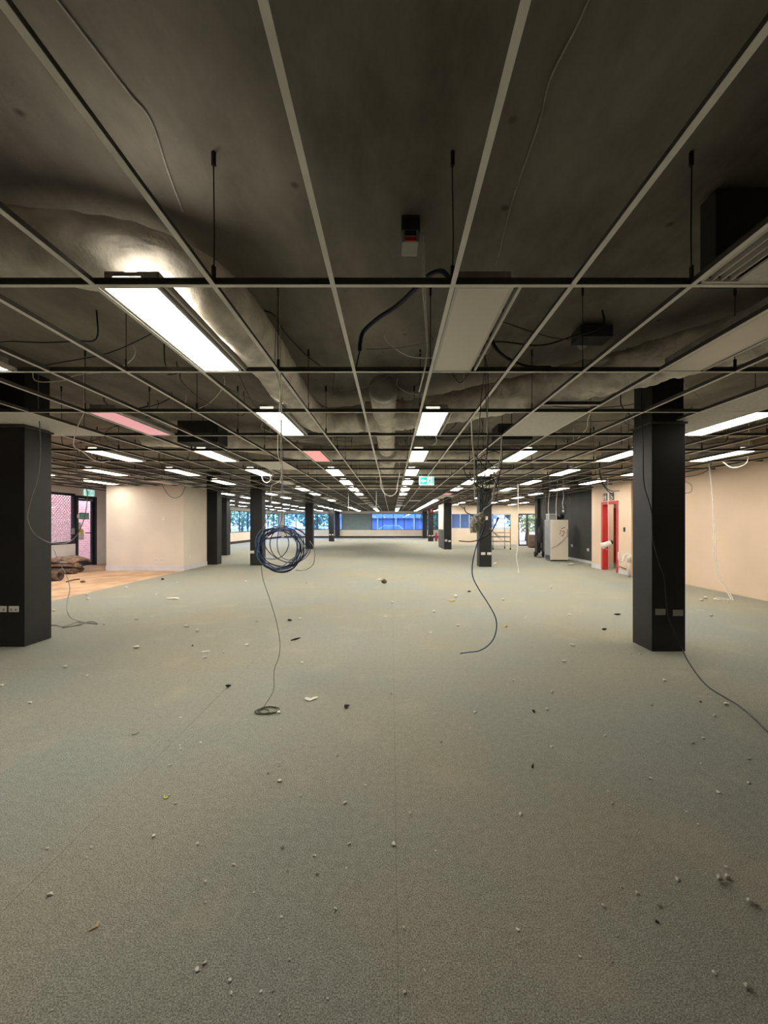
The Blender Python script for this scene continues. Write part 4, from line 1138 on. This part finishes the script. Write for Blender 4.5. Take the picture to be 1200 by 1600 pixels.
# ------------------------------------------------------------------ exit signs and other signs
def exit_sign(c, u, n, w, h, label, arrow=True):
    """u: direction to the viewer's right, n: towards the viewer"""
    c, u, n = Vector(c), Vector(u), Vector(n)
    t = thing('exit_sign', label, 'exit sign', c - Vector((0, 0, h / 2)))
    def pl(cu, cz, hw, hh, d0, d1):
        return [c + u * (cu + s * hw) + Vector((0, 0, cz + q * hh)) + n * d0 for s, q in ((-1, -1), (1, -1), (1, 1), (-1, 1))], n * (d1 - d0)
    MB().poly(*pl(0, 0, w / 2, h / 2, -0.02, 0.02)).build('case', M_GREENW, t)
    def pic(outline, m, d=0.002, d0=0.024):
        pts = [c + u * (a * w) + Vector((0, 0, b_ * h)) + n * d0 for a, b_ in outline]
        return MB().poly(pts, n * d)
    pic([(-.45, -.42), (.04, -.42), (.04, .42), (-.45, .42)], M_GREEN, 0.002, 0.02).build('green_panel', M_GREEN, t)
    pic([(.40, -.42), (.46, -.42), (.46, .42), (.40, .42)], M_GREEN, 0.002, 0.02).build('door_edge', M_GREEN, t)
    if arrow:
        pic([(-.40, 0), (-.24, .26), (-.24, .10), (-.04, .10), (-.04, -.10), (-.24, -.10), (-.24, -.26)], M_GREENW).build('arrow', M_GREENW, t)
    else:
        pic([(-.40, -.42), (-.34, -.42), (-.34, .36), (-.12, .36), (-.12, -.42), (-.06, -.42), (-.06, .42), (-.40, .42)], M_GREENW).build('doorway', M_GREENW, t)
    man = MB()
    def limb(a, b_, r):
        pa = c + u * (a[0] * w) + Vector((0, 0, a[1] * h)) + n * 0.022
        pb = c + u * (b_[0] * w) + Vector((0, 0, b_[1] * h)) + n * 0.022
        man.tube([pa, pb], r * h, 6)
    limb((.23, .18), (.20, -.08), .06); limb((.20, -.08), (.29, -.22), .045); limb((.29, -.22), (.34, -.36), .04)
    limb((.20, -.08), (.13, -.20), .045); limb((.13, -.20), (.10, -.36), .04)
    limb((.23, .16), (.32, .04), .035); limb((.23, .16), (.14, .06), .035)
    hp = c + u * (.25 * w) + Vector((0, 0, .30 * h)) + n * 0.022
    man.lump(hp, (.075 * h,) * 3, 0, 1, 1)
    man.build('running_figure', M_GREEN, t)
    return t, c
es, c = exit_sign(P(666.5, 751.5, 10.3), (1, 0, 0), (0, -1, 0), 0.36, 0.205, 'green running figure exit sign hanging below the grid at centre')
for s in (-1, 1):
    MB().rod((c.x + s * 0.12, 10.3, c.z + 0.10), (c.x + s * 0.12, 10.3, GZ + 0.04), 0.006).build('hanger', M_PLASTIC, es)
exit_sign((EX + 0.025, 14.72, 2.545), (0, 1, 0), (1, 0, 0), 0.46, 0.20, 'green exit sign on the wall above the glazed entry door', False)
fs = thing('fire_sign', 'small red fire equipment sign on the distant pillar', 'sign', P(674, 797.5, 34.78))
a = P(674, 797, 34.79)
MB().box(a.x - 0.14, a.x + 0.14, 34.785, 34.798, a.z - 0.20, a.z + 0.20).build('plate', M_RED_EXT, fs)
MB().box(a.x - 0.03, a.x + 0.03, 34.78, 34.786, a.z - 0.12, a.z + 0.08).build('pictogram', M_PAPER, fs)
fe = thing('fire_extinguisher', 'red fire extinguisher standing beside the distant right pillar', 'extinguisher', (3.72, 35.3, 0))
MB().tube([(3.72, 35.3, 0.0), (3.72, 35.3, 0.02), (3.72, 35.3, 0.48), (3.72, 35.3, 0.56), (3.72, 35.3, 0.60)], [0.085, 0.095, 0.095, 0.06, 0.03], 20).build('cylinder_body', M_RED_EXT, fe)
MB().box(3.69, 3.75, 35.27, 35.33, 0.60, 0.66).box(3.66, 3.80, 35.285, 35.315, 0.66, 0.69).build('valve', M_BLACK, fe)
MB().tube(spline([(3.75, 35.28, 0.63), (3.84, 35.25, 0.55), (3.83, 35.25, 0.35), (3.81, 35.25, 0.2)], 6), 0.012, 6).build('hose', M_CBLACK, fe)

# ------------------------------------------------------------------ fridge and clutter on the right
FX0, FX1, FY0, FY1, FH = 6.22, 6.90, 16.5, 17.2, 1.62
t = thing('fridge', 'cream single-door fridge with a grey side and red leaf print', 'fridge', ((FX0+FX1)/2, 16.85, 0))
MB().bbox(FX0, FX1, FY0 + 0.07, FY1, 0.03, FH, 0.01).build('cabinet', M_FRSIDE, t)
dr = MB().bbox(FX0, FX1, FY0, FY0 + 0.06, 0.05, FH, 0.012).build('door', M_FRIDGE, t)
MB().bbox(FX1 - 0.06, FX1 - 0.03, FY0 - 0.03, FY0, 0.95, 1.25, 0.008).build('handle', M_GREYPL, dr)
lf = [(0.44, 1.28), (0.47, 1.17), (0.38, 1.18), (0.36, 1.09), (0.49, 1.06), (0.52, 1.32), (0.53, 1.14), (0.45, 1.00)]
for i, (dx, z) in enumerate(lf):
    a = [0.5, 1.0, 2.4, 0.4, 0.9, 0.2, 1.9, 0.3][i]
    pts = []
    for q in range(8):
        an = 2 * math.pi * q / 8
        x, y = 0.042 * math.cos(an), 0.018 * math.sin(an)
        pts.append((FX0 + dx + x * math.cos(a) - y * math.sin(a), FY0 - 0.0005, z + x * math.sin(a) + y * math.cos(a)))
    MB().poly(pts, (0, -0.002, 0)).build('leaf_print', M_DECAL, dr)
MB().box(FX0 + 0.02, FX1 - 0.02, FY0 + 0.07, FY0 + 0.12, 0.0, 0.05).build('plinth', M_BLACK, t)
for x in (FX0 + 0.06, FX1 - 0.06):
    MB().tube([(x, FY1 - 0.08, 0), (x, FY1 - 0.08, 0.03)], 0.025, 10).build('foot', M_BLACK, t)
MB().box(FX0 - 0.004, FX0, FY0 + 0.10, FY1 - 0.10, 0.06, 0.22).build('compressor_recess', M_BLACK, t)
cable('hanging_cable', [(FX1 - 0.07, FY0 - 0.045, 0.98), (6.66, FY0 - 0.03, 0.80), (6.45, FY0 - 0.03, 0.62), (6.28, FY0 - 0.03, 0.53), (6.23, FY0 - 0.03, 0.50)], 0.008, M_CGREY, 'grey cable hanging in a curve across the fridge door')
t = thing('storage_box', 'grey box with a white rim lying on top of the fridge', 'box', (6.5, 16.9, FH))
MB().bbox(6.24, 6.52, 16.7, 17.1, FH, FH + 0.22, 0.01).build('box_body', M_FRSIDE, t)
MB().box(6.23, 6.53, 16.69, 17.11, FH + 0.22, FH + 0.24).build('rim', M_PLASTIC, t)
tag(MB().lump((6.74, 16.85, FH + 0.125), (0.13, 0.12, 0.10), 0.5, 6, 3, seed=9).build('dark_bag', M_BLACK), 'dark crumpled bag on the right of the fridge top', 'bag')
# sack truck beside the fridge
t = thing('sack_truck', 'dark upright hand trolley standing left of the fridge', 'hand trolley', (6.5, 18.6, 0))
for x in (6.42, 6.64):
    MB().tube(spline([(x, 18.6, 0.08), (x, 18.62, 0.6), (x, 18.66, 1.2), (x, 18.72, 1.62), (x + (0.06 if x < 6.5 else -0.06), 18.74, 1.72)], 6), 0.028, 8).build('upright', M_BLACK, t)
for z in (0.35, 0.75, 1.15, 1.5):
    MB().box(6.42, 6.64, 18.60 + z * 0.07, 18.63 + z * 0.07, z - 0.04, z + 0.05).build('crossbar', M_BLACK, t)
MB().box(6.36, 6.70, 18.30, 18.62, 0.0, 0.02).build('toe_plate', M_BLACK, t)
for x in (6.36, 6.70):
    MB().tube([(x - 0.03, 18.70, 0.12), (x + 0.03, 18.70, 0.12)], 0.12, 18).build('wheel', M_TYRE, t)
MB().lump((6.52, 18.55, 1.0), (0.12, 0.08, 0.36), 0.45, 5, 3, seed=3).build('bundled_cover', M_DARKWALL, t)
t = thing('drawer_cabinet', 'small brown cabinet with a white knob before the glass doors', 'cabinet', (8.65, 25.8, 0))
MB().bbox(8.38, 8.92, 25.55, 26.1, 0.06, 0.80, 0.01).build('body', M_BROWN, t)
fdr = MB().box(8.40, 8.90, 25.53, 25.55, 0.10, 0.77).build('door', M_BROWN, t)
MB().lump((8.70, 25.51, 0.46), (0.03, 0.02, 0.03), 0, 1, 2).build('knob', M_PLASTIC, fdr)
MB().box(8.42, 8.88, 25.58, 26.06, 0.0, 0.06).build('plinth', M_BLACK, t)
# mobile scaffold
t = thing('mobile_scaffold', 'small wheeled scaffold tower with a platform behind the tangled pillar', 'scaffold', (6.15, 24.2, 0))
SX0, SX1, SY0, SY1 = 5.68, 6.66, 23.7, 24.9
for x in (SX0, SX1):
    for y in (SY0, SY1):
        MB().rod((x, y, 0.16), (x, y, 2.0), 0.024).build('upright', M_STEEL, t)
        w_ = MB().tube([(x - 0.02, y, 0.07), (x + 0.02, y, 0.07)], 0.07, 14).build('castor', M_TYRE, t)
        MB().box(x - 0.03, x + 0.03, y - 0.02, y + 0.02, 0.10, 0.17).build('castor_fork', M_STEEL, w_)
for z in (0.45, 0.95, 1.25, 1.5, 1.75, 1.98):
    for y in (SY0, SY1):
        MB().rod((SX0, y, z), (SX1, y, z), 0.017).build('rung', M_PLASTIC if z > 1.2 else M_STEEL, t)
for z in (0.45, 1.98):
    for x in (SX0, SX1):
        MB().rod((x, SY0, z), (x, SY1, z), 0.017).build('side_rail', M_STEEL, t)
MB().rod((SX0, SY0, 1.0), (SX1 - 0.2, SY1, 0.5), 0.015).build('brace', M_STEEL, t)
MB().box(SX0 + 0.02, SX1 - 0.02, SY0 + 0.02, SY1 - 0.02, 0.70, 0.74).build('platform', M_BROWN, t)
# waste pipe by the peach wall
t = thing('waste_pipe', 'white plastic waste pipe with a trap beside the right pillar', 'pipe', (6.58, 11.7, 0))
MB().tube([(6.58, 11.7, 0), (6.58, 11.7, 0.56)], 0.035, 14).tube([(6.58, 11.7, 0.40), (6.58, 11.7, 0.62)], 0.05, 14).build('standpipe', M_PLASTIC, t)
MB().tube(spline([(6.58, 11.7, 0.60), (6.50, 11.7, 0.62), (6.44, 11.7, 0.55), (6.41, 11.7, 0.44), (6.34, 11.7, 0.42), (6.30, 11.7, 0.50), (6.30, 11.7, 0.68)], 6), 0.032, 12).build('trap', M_PLASTIC, t)
tag(MB().tube([(6.70, 12.55, 0.22), (6.70, 12.1, 0.17)], 0.02, 8).build('pipe_stub', M_CGREY), 'grey pipe stub low on the wall right of the red door', 'pipe')

# rolled underlay and carpet on the bare floor at the left
def roll(c, ln, r, ang, m, label, flat=0.75, tubeend=False):
    c = Vector(c)
    d = Vector((math.cos(ang), math.sin(ang), 0))
    t = thing('carpet_roll', label, 'carpet roll', c, 'lifted carpet and underlay')
    mb = MB()
    turns, n = 3, 72
    prof = []
    for i in range(n):
        a = turns * 2 * math.pi * i / (n - 1)
        q = r * (0.35 + 0.65 * i / (n - 1))
        prof.append((q * math.cos(a), q * math.sin(a) * flat))
    side = Vector((-d.y, d.x, 0))
    vs_ = []
    for s in (0, 0.25, 0.5, 0.75, 1.0):
        for k, (a, b) in enumerate(prof):
            w = 1 + 0.08 * noise.noise(Vector((s * 4, k * 0.15, c.x)))
            vs_.append(c + d * (s * ln) + side * (a * w) + Vector((0, 0, r * flat + b * w)))
    fs = []
    for s in range(4):
        for k in range(n - 1):
            fs.append((s * n + k, s * n + k + 1, (s + 1) * n + k + 1, (s + 1) * n + k))
    mb.add(vs_, fs, 0, True)
    ob = mb.build('rolled_sheet', m, t)
    so = ob.modifiers.new('thickness', 'SOLIDIFY'); so.thickness = 0.02
    return t
z_ = -0.004
roll((-10.40, 12.55, z_), 1.1, 0.16, -0.15, M_ROLL2, 'lowest brown carpet roll in the pile by the entry door', 0.55)
roll((-10.38, 12.9, z_), 0.9, 0.17, -0.05, M_ROLL2, 'dark carpet roll at the rear of the pile by the entry door', 0.6)
roll((-10.35, 12.62, 0.17), 1.05, 0.15, -0.1, M_ROLL, 'middle tan underlay roll in the pile by the entry door', 0.5)
def folded(label, x0, x1, y0, y1, z, m, n=16):
    mb = MB()
    vs_, fs = [], []
    for i in range(n + 1):
        for j in range(9):
            x = x0 + (x1 - x0) * i / n
            y = y0 + (y1 - y0) * j / 8
            u_ = i / n
            zz = z + 0.10 * math.sin(min(1, u_ * 1.6) * math.pi / 2) * (1 - max(0, u_ - 0.8) * 5) + 0.03 * noise.noise(Vector((x * 4, y * 5, 1)))
            zz -= 0.10 * abs(j / 4 - 1) ** 3
            vs_.append((x, y, zz))
    for i in range(n):
        for j in range(8):
            fs.append((i * 9 + j, (i + 1) * 9 + j, (i + 1) * 9 + j + 1, i * 9 + j + 1))
    mb.add(vs_, fs, 0, True)
    o = mb.build('underlay_sheet', m)
    so = o.modifiers.new('thickness', 'SOLIDIFY'); so.thickness = 0.05
    tag(o, label, 'underlay')
folded('folded tan underlay sheet draped on top of the roll pile', -10.42, -9.30, 12.35, 13.1, 0.40, M_ROLL)
t = thing('carpet_roll', 'dark open roll end poking out beside the left pillar', 'carpet roll', (-9.3, 10.9, 0), 'lifted carpet and underlay')
mb = MB()
mb.tube([(-9.6, 10.95, 0.125), (-8.55, 10.90, 0.125)], 0.125, 24, caps=False)
o = mb.build('rolled_sheet', M_ROLL2, t)
so = o.modifiers.new('thickness', 'SOLIDIFY'); so.thickness = 0.03
tag(MB().tube(spline([G(104, 909, 0.012), G(114, 906, 0.02), G(124, 905, 0.012)], 5), 0.016, 6).lump(G(129, 908.5, 0.02), (0.06, 0.05, 0.025), 0.5, 6, 2).build('debris_strip', M_ROLL2), 'torn brown strip on the bare orange floor', 'debris')

# ------------------------------------------------------------------ debris on the floor
def chip(px, py, w, d, h, m, label, name='plaster_chip', cat='debris', group=None, seed=0, rot=0):
    c = G(px, py, 0.0)
    mb = MB().lump((0, 0, 0), (w / 2, d / 2, h), 0.7, 7, 1, seed=seed)
    R = Matrix.Rotation(rot, 3, 'Z')
    zmin = min((R @ v).z for v in mb.v)
    mb.v = [R @ v + c - Vector((0, 0, zmin)) for v in mb.v]
    mb.sm = [False] * len(mb.sm)
    return tag(mb.build(name, m), label, cat, group)
def leaf_shape(px, py, outline, s, rot, m, label, name, curl=0.4):
    c = G(px, py, 0.0)
    R = Matrix.Rotation(rot, 3, 'Z')
    vs_ = [R @ Vector((a * s, b * s, 0.003 + curl * s * abs(a) * 0.5 + 0.002)) + c for a, b in outline]
    n = len(vs_)
    mb = MB()
    ctr = c + Vector((0, 0, 0.003))
    mb.add([ctr] + vs_, [(0, 1 + i, 1 + (i + 1) % n) for i in range(n)])
    o = mb.build(name, m)
    so = o.modifiers.new('thickness', 'SOLIDIFY'); so.thickness = 0.0015
    return tag(o, label, 'debris')
leaf_shape(148, 1450, [(0.0, 1.2), (0.25, 0.4), (0.6, 0.0), (0.1, -0.1), (-0.7, -1.1), (-0.35, 0.0), (-0.1, 0.4)], 0.022, 0.0, M_LEAF_D, 'dry tan leaf lying on the carpet at lower left', 'dry_leaf')
leaf_shape(258, 1247, [(-0.7, 1.0), (-0.1, 0.4), (0.3, 0.0), (1.0, -0.1), (0.9, -0.6), (0.0, -0.6), (-0.5, 0.0)], 0.020, 0.0, M_LEAF_G, 'bright yellow-green leaf on the carpet', 'green_leaf')
leaf_shape(486, 1094, [(-1.0, -0.2), (-0.8, 0.5), (-0.2, 0.2), (0.2, 0.7), (0.9, 0.6), (1.0, 0.1), (0.4, -0.1), (-0.1, -0.5), (-0.6, -0.5)], 0.055, 0.0, M_PAPER, 'torn white paper scrap near the olive wire tangle', 'paper_scrap', 0.5)
chip(640, 1272, 0.012, 0.026, 0.006, M_CHIP, 'oval white chip on the carpet at centre', seed=1)
chip(78, 1399, 0.025, 0.016, 0.006, M_CHIP, 'white chip above the dry leaf at lower left', seed=2, rot=0.5)
chip(1125, 1378, 0.026, 0.03, 0.014, M_STONE, 'larger of the two rubble pieces at lower right', 'rubble', seed=3)
chip(1136, 1373, 0.022, 0.022, 0.012, M_STONE, 'smaller of the two rubble pieces at lower right', 'rubble', seed=4)
chip(1171, 1412, 0.026, 0.018, 0.012, M_STONE, 'single grey rubble piece at the lower right edge', 'rubble', seed=5)
chip(1183, 1416, 0.02, 0.008, 0.005, M_STONE, 'thin grey flake beside the rubble at the lower right edge', seed=6, rot=2.6)
chip(1031, 1417, 0.024, 0.010, 0.006, M_STONE, 'elongated grey flake left of the rubble', seed=7, rot=-0.6)
chip(1168, 1545, 0.022, 0.018, 0.008, M_STONE, 'dull grey lump in the lower right corner', 'rubble', seed=8)
chip(541, 1106, 0.04, 0.05, 0.014, M_DCHIP, 'black scrap right of the white paper', 'rubber_scrap', seed=9)
chip(357, 1074, 0.055, 0.03, 0.012, M_DCHIP, 'black scrap left of the olive wire', 'rubber_scrap', seed=10)
chip(834, 1113, 0.025, 0.04, 0.012, M_DCHIP, 'small curled black scrap right of centre', 'rubber_scrap', seed=11)
chip(832, 1198, 0.012, 0.05, 0.006, M_DCHIP, 'thin black sliver on the carpet right of centre', 'rubber_scrap', seed=12, rot=-0.5)
chip(462, 1000, 0.16, 0.02, 0.012, M_DCHIP, 'dark stick on the carpet below the blue coil', 'stick', seed=13, rot=0.9)
chip(600, 912, 0.16, 0.14, 0.05, M_ROLL2, 'brown crumpled scrap in the middle distance', 'scrap', seed=14)
chip(706, 940, 0.13, 0.05, 0.02, M_YSCRAP, 'yellow scrap on the carpet left of the black cable end', 'scrap', seed=15, rot=0.5)
chip(733, 925, 0.09, 0.05, 0.02, M_DCHIP, 'dark scrap beside the hanging black cable', 'scrap', seed=16)
chip(790, 980, 0.05, 0.04, 0.015, M_YSCRAP, 'small tan scrap right of the black cable end', 'scrap', seed=17)
chip(495, 1368, 0.016, 0.012, 0.006, M_CHIP, 'fluffy white speck at lower centre left', seed=18)
chip(631, 1453, 0.009, 0.012, 0.006, M_CHIP, 'bright white crumb at lower centre', seed=19)
chip(614, 1455, 0.006, 0.006, 0.004, M_CHIP, 'tiny white crumb left of the bright crumb', seed=20)
chip(1018, 1102, 0.022, 0.014, 0.006, M_CHIP, 'white flake below the right pillar', seed=21, rot=-0.6)
chip(1082, 1162, 0.022, 0.02, 0.008, M_STONE, 'grey flake below the black floor cable', seed=22, rot=-0.6)
chip(47, 1100, 0.05, 0.03, 0.01, M_CHIP, 'white chip at the left below the pillar', seed=23)
chip(3, 1072, 0.04, 0.03, 0.01, M_CHIP, 'white chip at the left picture edge', seed=24)
chip(271, 936, 0.28, 0.13, 0.02, M_CHIP, 'flat white scrap beside the bare floor edge', 'scrap', seed=25)
chip(213, 1013, 0.09, 0.05, 0.015, M_CHIP, 'white scrap right of the left pillar', 'scrap', seed=26, rot=0.3)
chip(292, 980, 0.12, 0.04, 0.015, M_CHIP, 'white sliver right of the floor cable heap', 'scrap', seed=27, rot=-0.1)
chip(308, 988, 0.05, 0.04, 0.02, M_CHIP, 'white crumb right of the white sliver', seed=28)
chip(320, 1020, 0.11, 0.03, 0.012, M_CHIP, 'pale sliver left of the olive wire', seed=29, rot=0.4)
chip(212, 1147, 0.045, 0.014, 0.006, M_CHIP, 'thin white sliver on the carpet at left', seed=30, rot=0.8)
chip(470, 1244, 0.01, 0.022, 0.005, M_CHIP, 'thin pale sliver left of the oval chip', seed=31, rot=-0.3)
chip(944, 985, 0.07, 0.03, 0.015, M_DCHIP, 'dark sliver left of the right pillar foot', 'scrap', seed=32)
chip(964, 961, 0.11, 0.03, 0.015, M_DCHIP, 'upper dark sliver left of the right pillar', 'scrap', seed=33)
chip(890, 961, 0.07, 0.03, 0.012, M_CHIP, 'white sliver in front of the waste pipe', seed=34)
chip(678, 957, 0.06, 0.05, 0.02, M_CHIP, 'white flake left of the yellow scrap', seed=35)
chip(892, 883, 0.30, 0.16, 0.04, M_STONE, 'grey and white litter in front of the charcoal wall', 'scrap', seed=36)
chip(774, 882, 0.10, 0.08, 0.04, M_CHIP, 'white crumb beside the pillar behind the tangle', seed=37)
chip(986, 1022, 0.025, 0.02, 0.01, M_CHIP, 'left white crumb at the right pillar foot', seed=38)
chip(1000, 1023, 0.025, 0.02, 0.01, M_CHIP, 'right white crumb at the right pillar foot', seed=39)
PLAC = []
for i in range(150):
    y = 905 + (1590 - 905) * rnd.random() ** 1.25
    x = rnd.uniform(60, 1180)
    c = G(x, y)
    if c.x < -6.4: continue
    if any(x0 - 0.1 < c.x < x1 + 0.1 and y0 - 0.1 < c.y < y1 + 0.1 for x0, x1, y0, y1 in PILLARS): continue
    if c.x > 6.5: continue
    s = rnd.uniform(0.004, 0.009) * max(1.0, c.y * 0.85)
    dark = rnd.random() < 0.07
    chip(x, y, s * rnd.uniform(0.8, 2), s * rnd.uniform(0.7, 1.6), s * 0.4, M_DCHIP if dark else M_CHIP,
         'tiny black crumb scattered on the carpet' if dark else 'tiny white plaster crumb scattered on the carpet', 'crumb', 'debris',
         'scattered black crumbs' if dark else 'scattered plaster crumbs', seed=40 + i, rot=rnd.uniform(0, 3))

# ------------------------------------------------------------------ outside
gnd = struct(MB().box(-80, 80, -30, 140, -0.5, -0.17).build('ground', M_ASPHALT))
tag(MB().box(-14.4, -14.15, 6.0, 27.0, -0.17, 5.5).build('brick_wall', M_BRICK), 'pink brick wall outside the glazed entry door', 'brick wall')
sh = thing('carport_shed', 'low sheet-metal shed seen through the far windows', 'shed', (2, 58, -0.17))
MB().box(-8, 14, 58, 62, -0.17, 2.2).build('wall', M_SHED, sh)
MB().box(-8.4, 14.4, 57.4, 62.4, 2.2, 3.6).build('fascia', M_SHED_F, sh)
for i in range(9):
    MB().box(-7 + i * 2.5, -6.85 + i * 2.5, 57.6, 57.75, -0.17, 2.2).build('post', M_PLASTIC, sh)
def tree(x, y, h, r, label, seed):
    t = thing('tree', label, 'tree', (x, y, -0.17), 'trees outside the windows')
    MB().tube([(x, y, -0.17), (x + 0.1, y, h * 0.3), (x - 0.1, y + 0.1, h * 0.6)], [0.22, 0.17, 0.09], 8).build('trunk', M_BARK, t)
    q = random.Random(seed)
    mb = MB()
    vs_, fs = [], []
    for i in range(1500):
        while True:
            d = Vector((q.uniform(-1, 1), q.uniform(-1, 1), q.uniform(-1, 1)))
            if 0.3 < d.length < 1: break
        c = Vector((x, y, h * 0.58)) + Vector((d.x * r, d.y * r, d.z * h * 0.45))
        s = q.uniform(0.12, 0.28)
        a = Vector((q.uniform(-1, 1), q.uniform(-1, 1), q.uniform(-1, 1))).normalized()
        b = a.orthogonal().normalized()
        o = len(vs_)
        vs_ += [c - a * s, c + b * s * 0.5, c + a * s, c - b * s * 0.5]
        fs.append((o, o + 1, o + 2, o + 3))
    mb.add(vs_, fs)
    f = mb.build('foliage', M_FOLIAGE, t); f['kind'] = 'stuff'
tree(-9.5, 53, 5.0, 2.6, 'leafy tree outside the far windows left of the shed', 1)
tree(-16, 60, 6.0, 3.0, 'leafy tree outside the far left corner', 2)
tree(-24.5, 52, 5.0, 2.4, 'leafy tree outside the left window strip, middle', 3)
tree(-24.5, 42, 5.2, 2.2, 'leafy tree outside the left window strip, nearest', 4)
tree(-22, 62, 5.0, 2.6, 'leafy tree outside the left window strip, farthest', 5)
tree(5.2, 52, 4.6, 1.7, 'leafy tree outside the right end of the far window', 6)
tree(12.8, 40, 4.6, 2.2, 'leafy tree outside the right rear glass doors', 7)
tree(7.0, 47, 5.0, 2.2, 'leafy tree outside beyond the right rear windows', 8)
def car(x, y, rz, label):
    t = thing('parked_car', label, 'car', (x, y, -0.17))
    prof = [(-2.1, 0.25), (2.1, 0.25), (2.15, 0.7), (1.3, 0.95), (0.7, 1.42), (-1.1, 1.45), (-1.8, 1.0), (-2.15, 0.9)]
    R = Matrix.Rotation(rz, 3, 'Z')
    def W(px_, py_, pz_): return R @ Vector((px_, py_, pz_)) + Vector((x, y, -0.17))
    MB().poly([W(a, -0.85, b) for a, b in prof], R @ Vector((0, 1.7, 0))).build('body', M_CAR, t)
    for s in (-0.87, 0.86):
        MB().poly([W(a, s, b) for a, b in [(-1.55, 0.98), (1.05, 0.98), (0.62, 1.36), (-1.02, 1.38)]], R @ Vector((0, 0.012, 0))).build('side_window', M_SHED_F, t)
        for a in (-1.3, 1.35):
            MB().tube([W(a, s - 0.08, 0.32), W(a, s + 0.08, 0.32)], 0.32, 16).build('wheel', M_TYRE, t)
car(0.2, 50.5, 0.0, 'white car parked outside the far windows, right')
car(-18.5, 45, 1.5708, 'white car parked outside the left window strip')
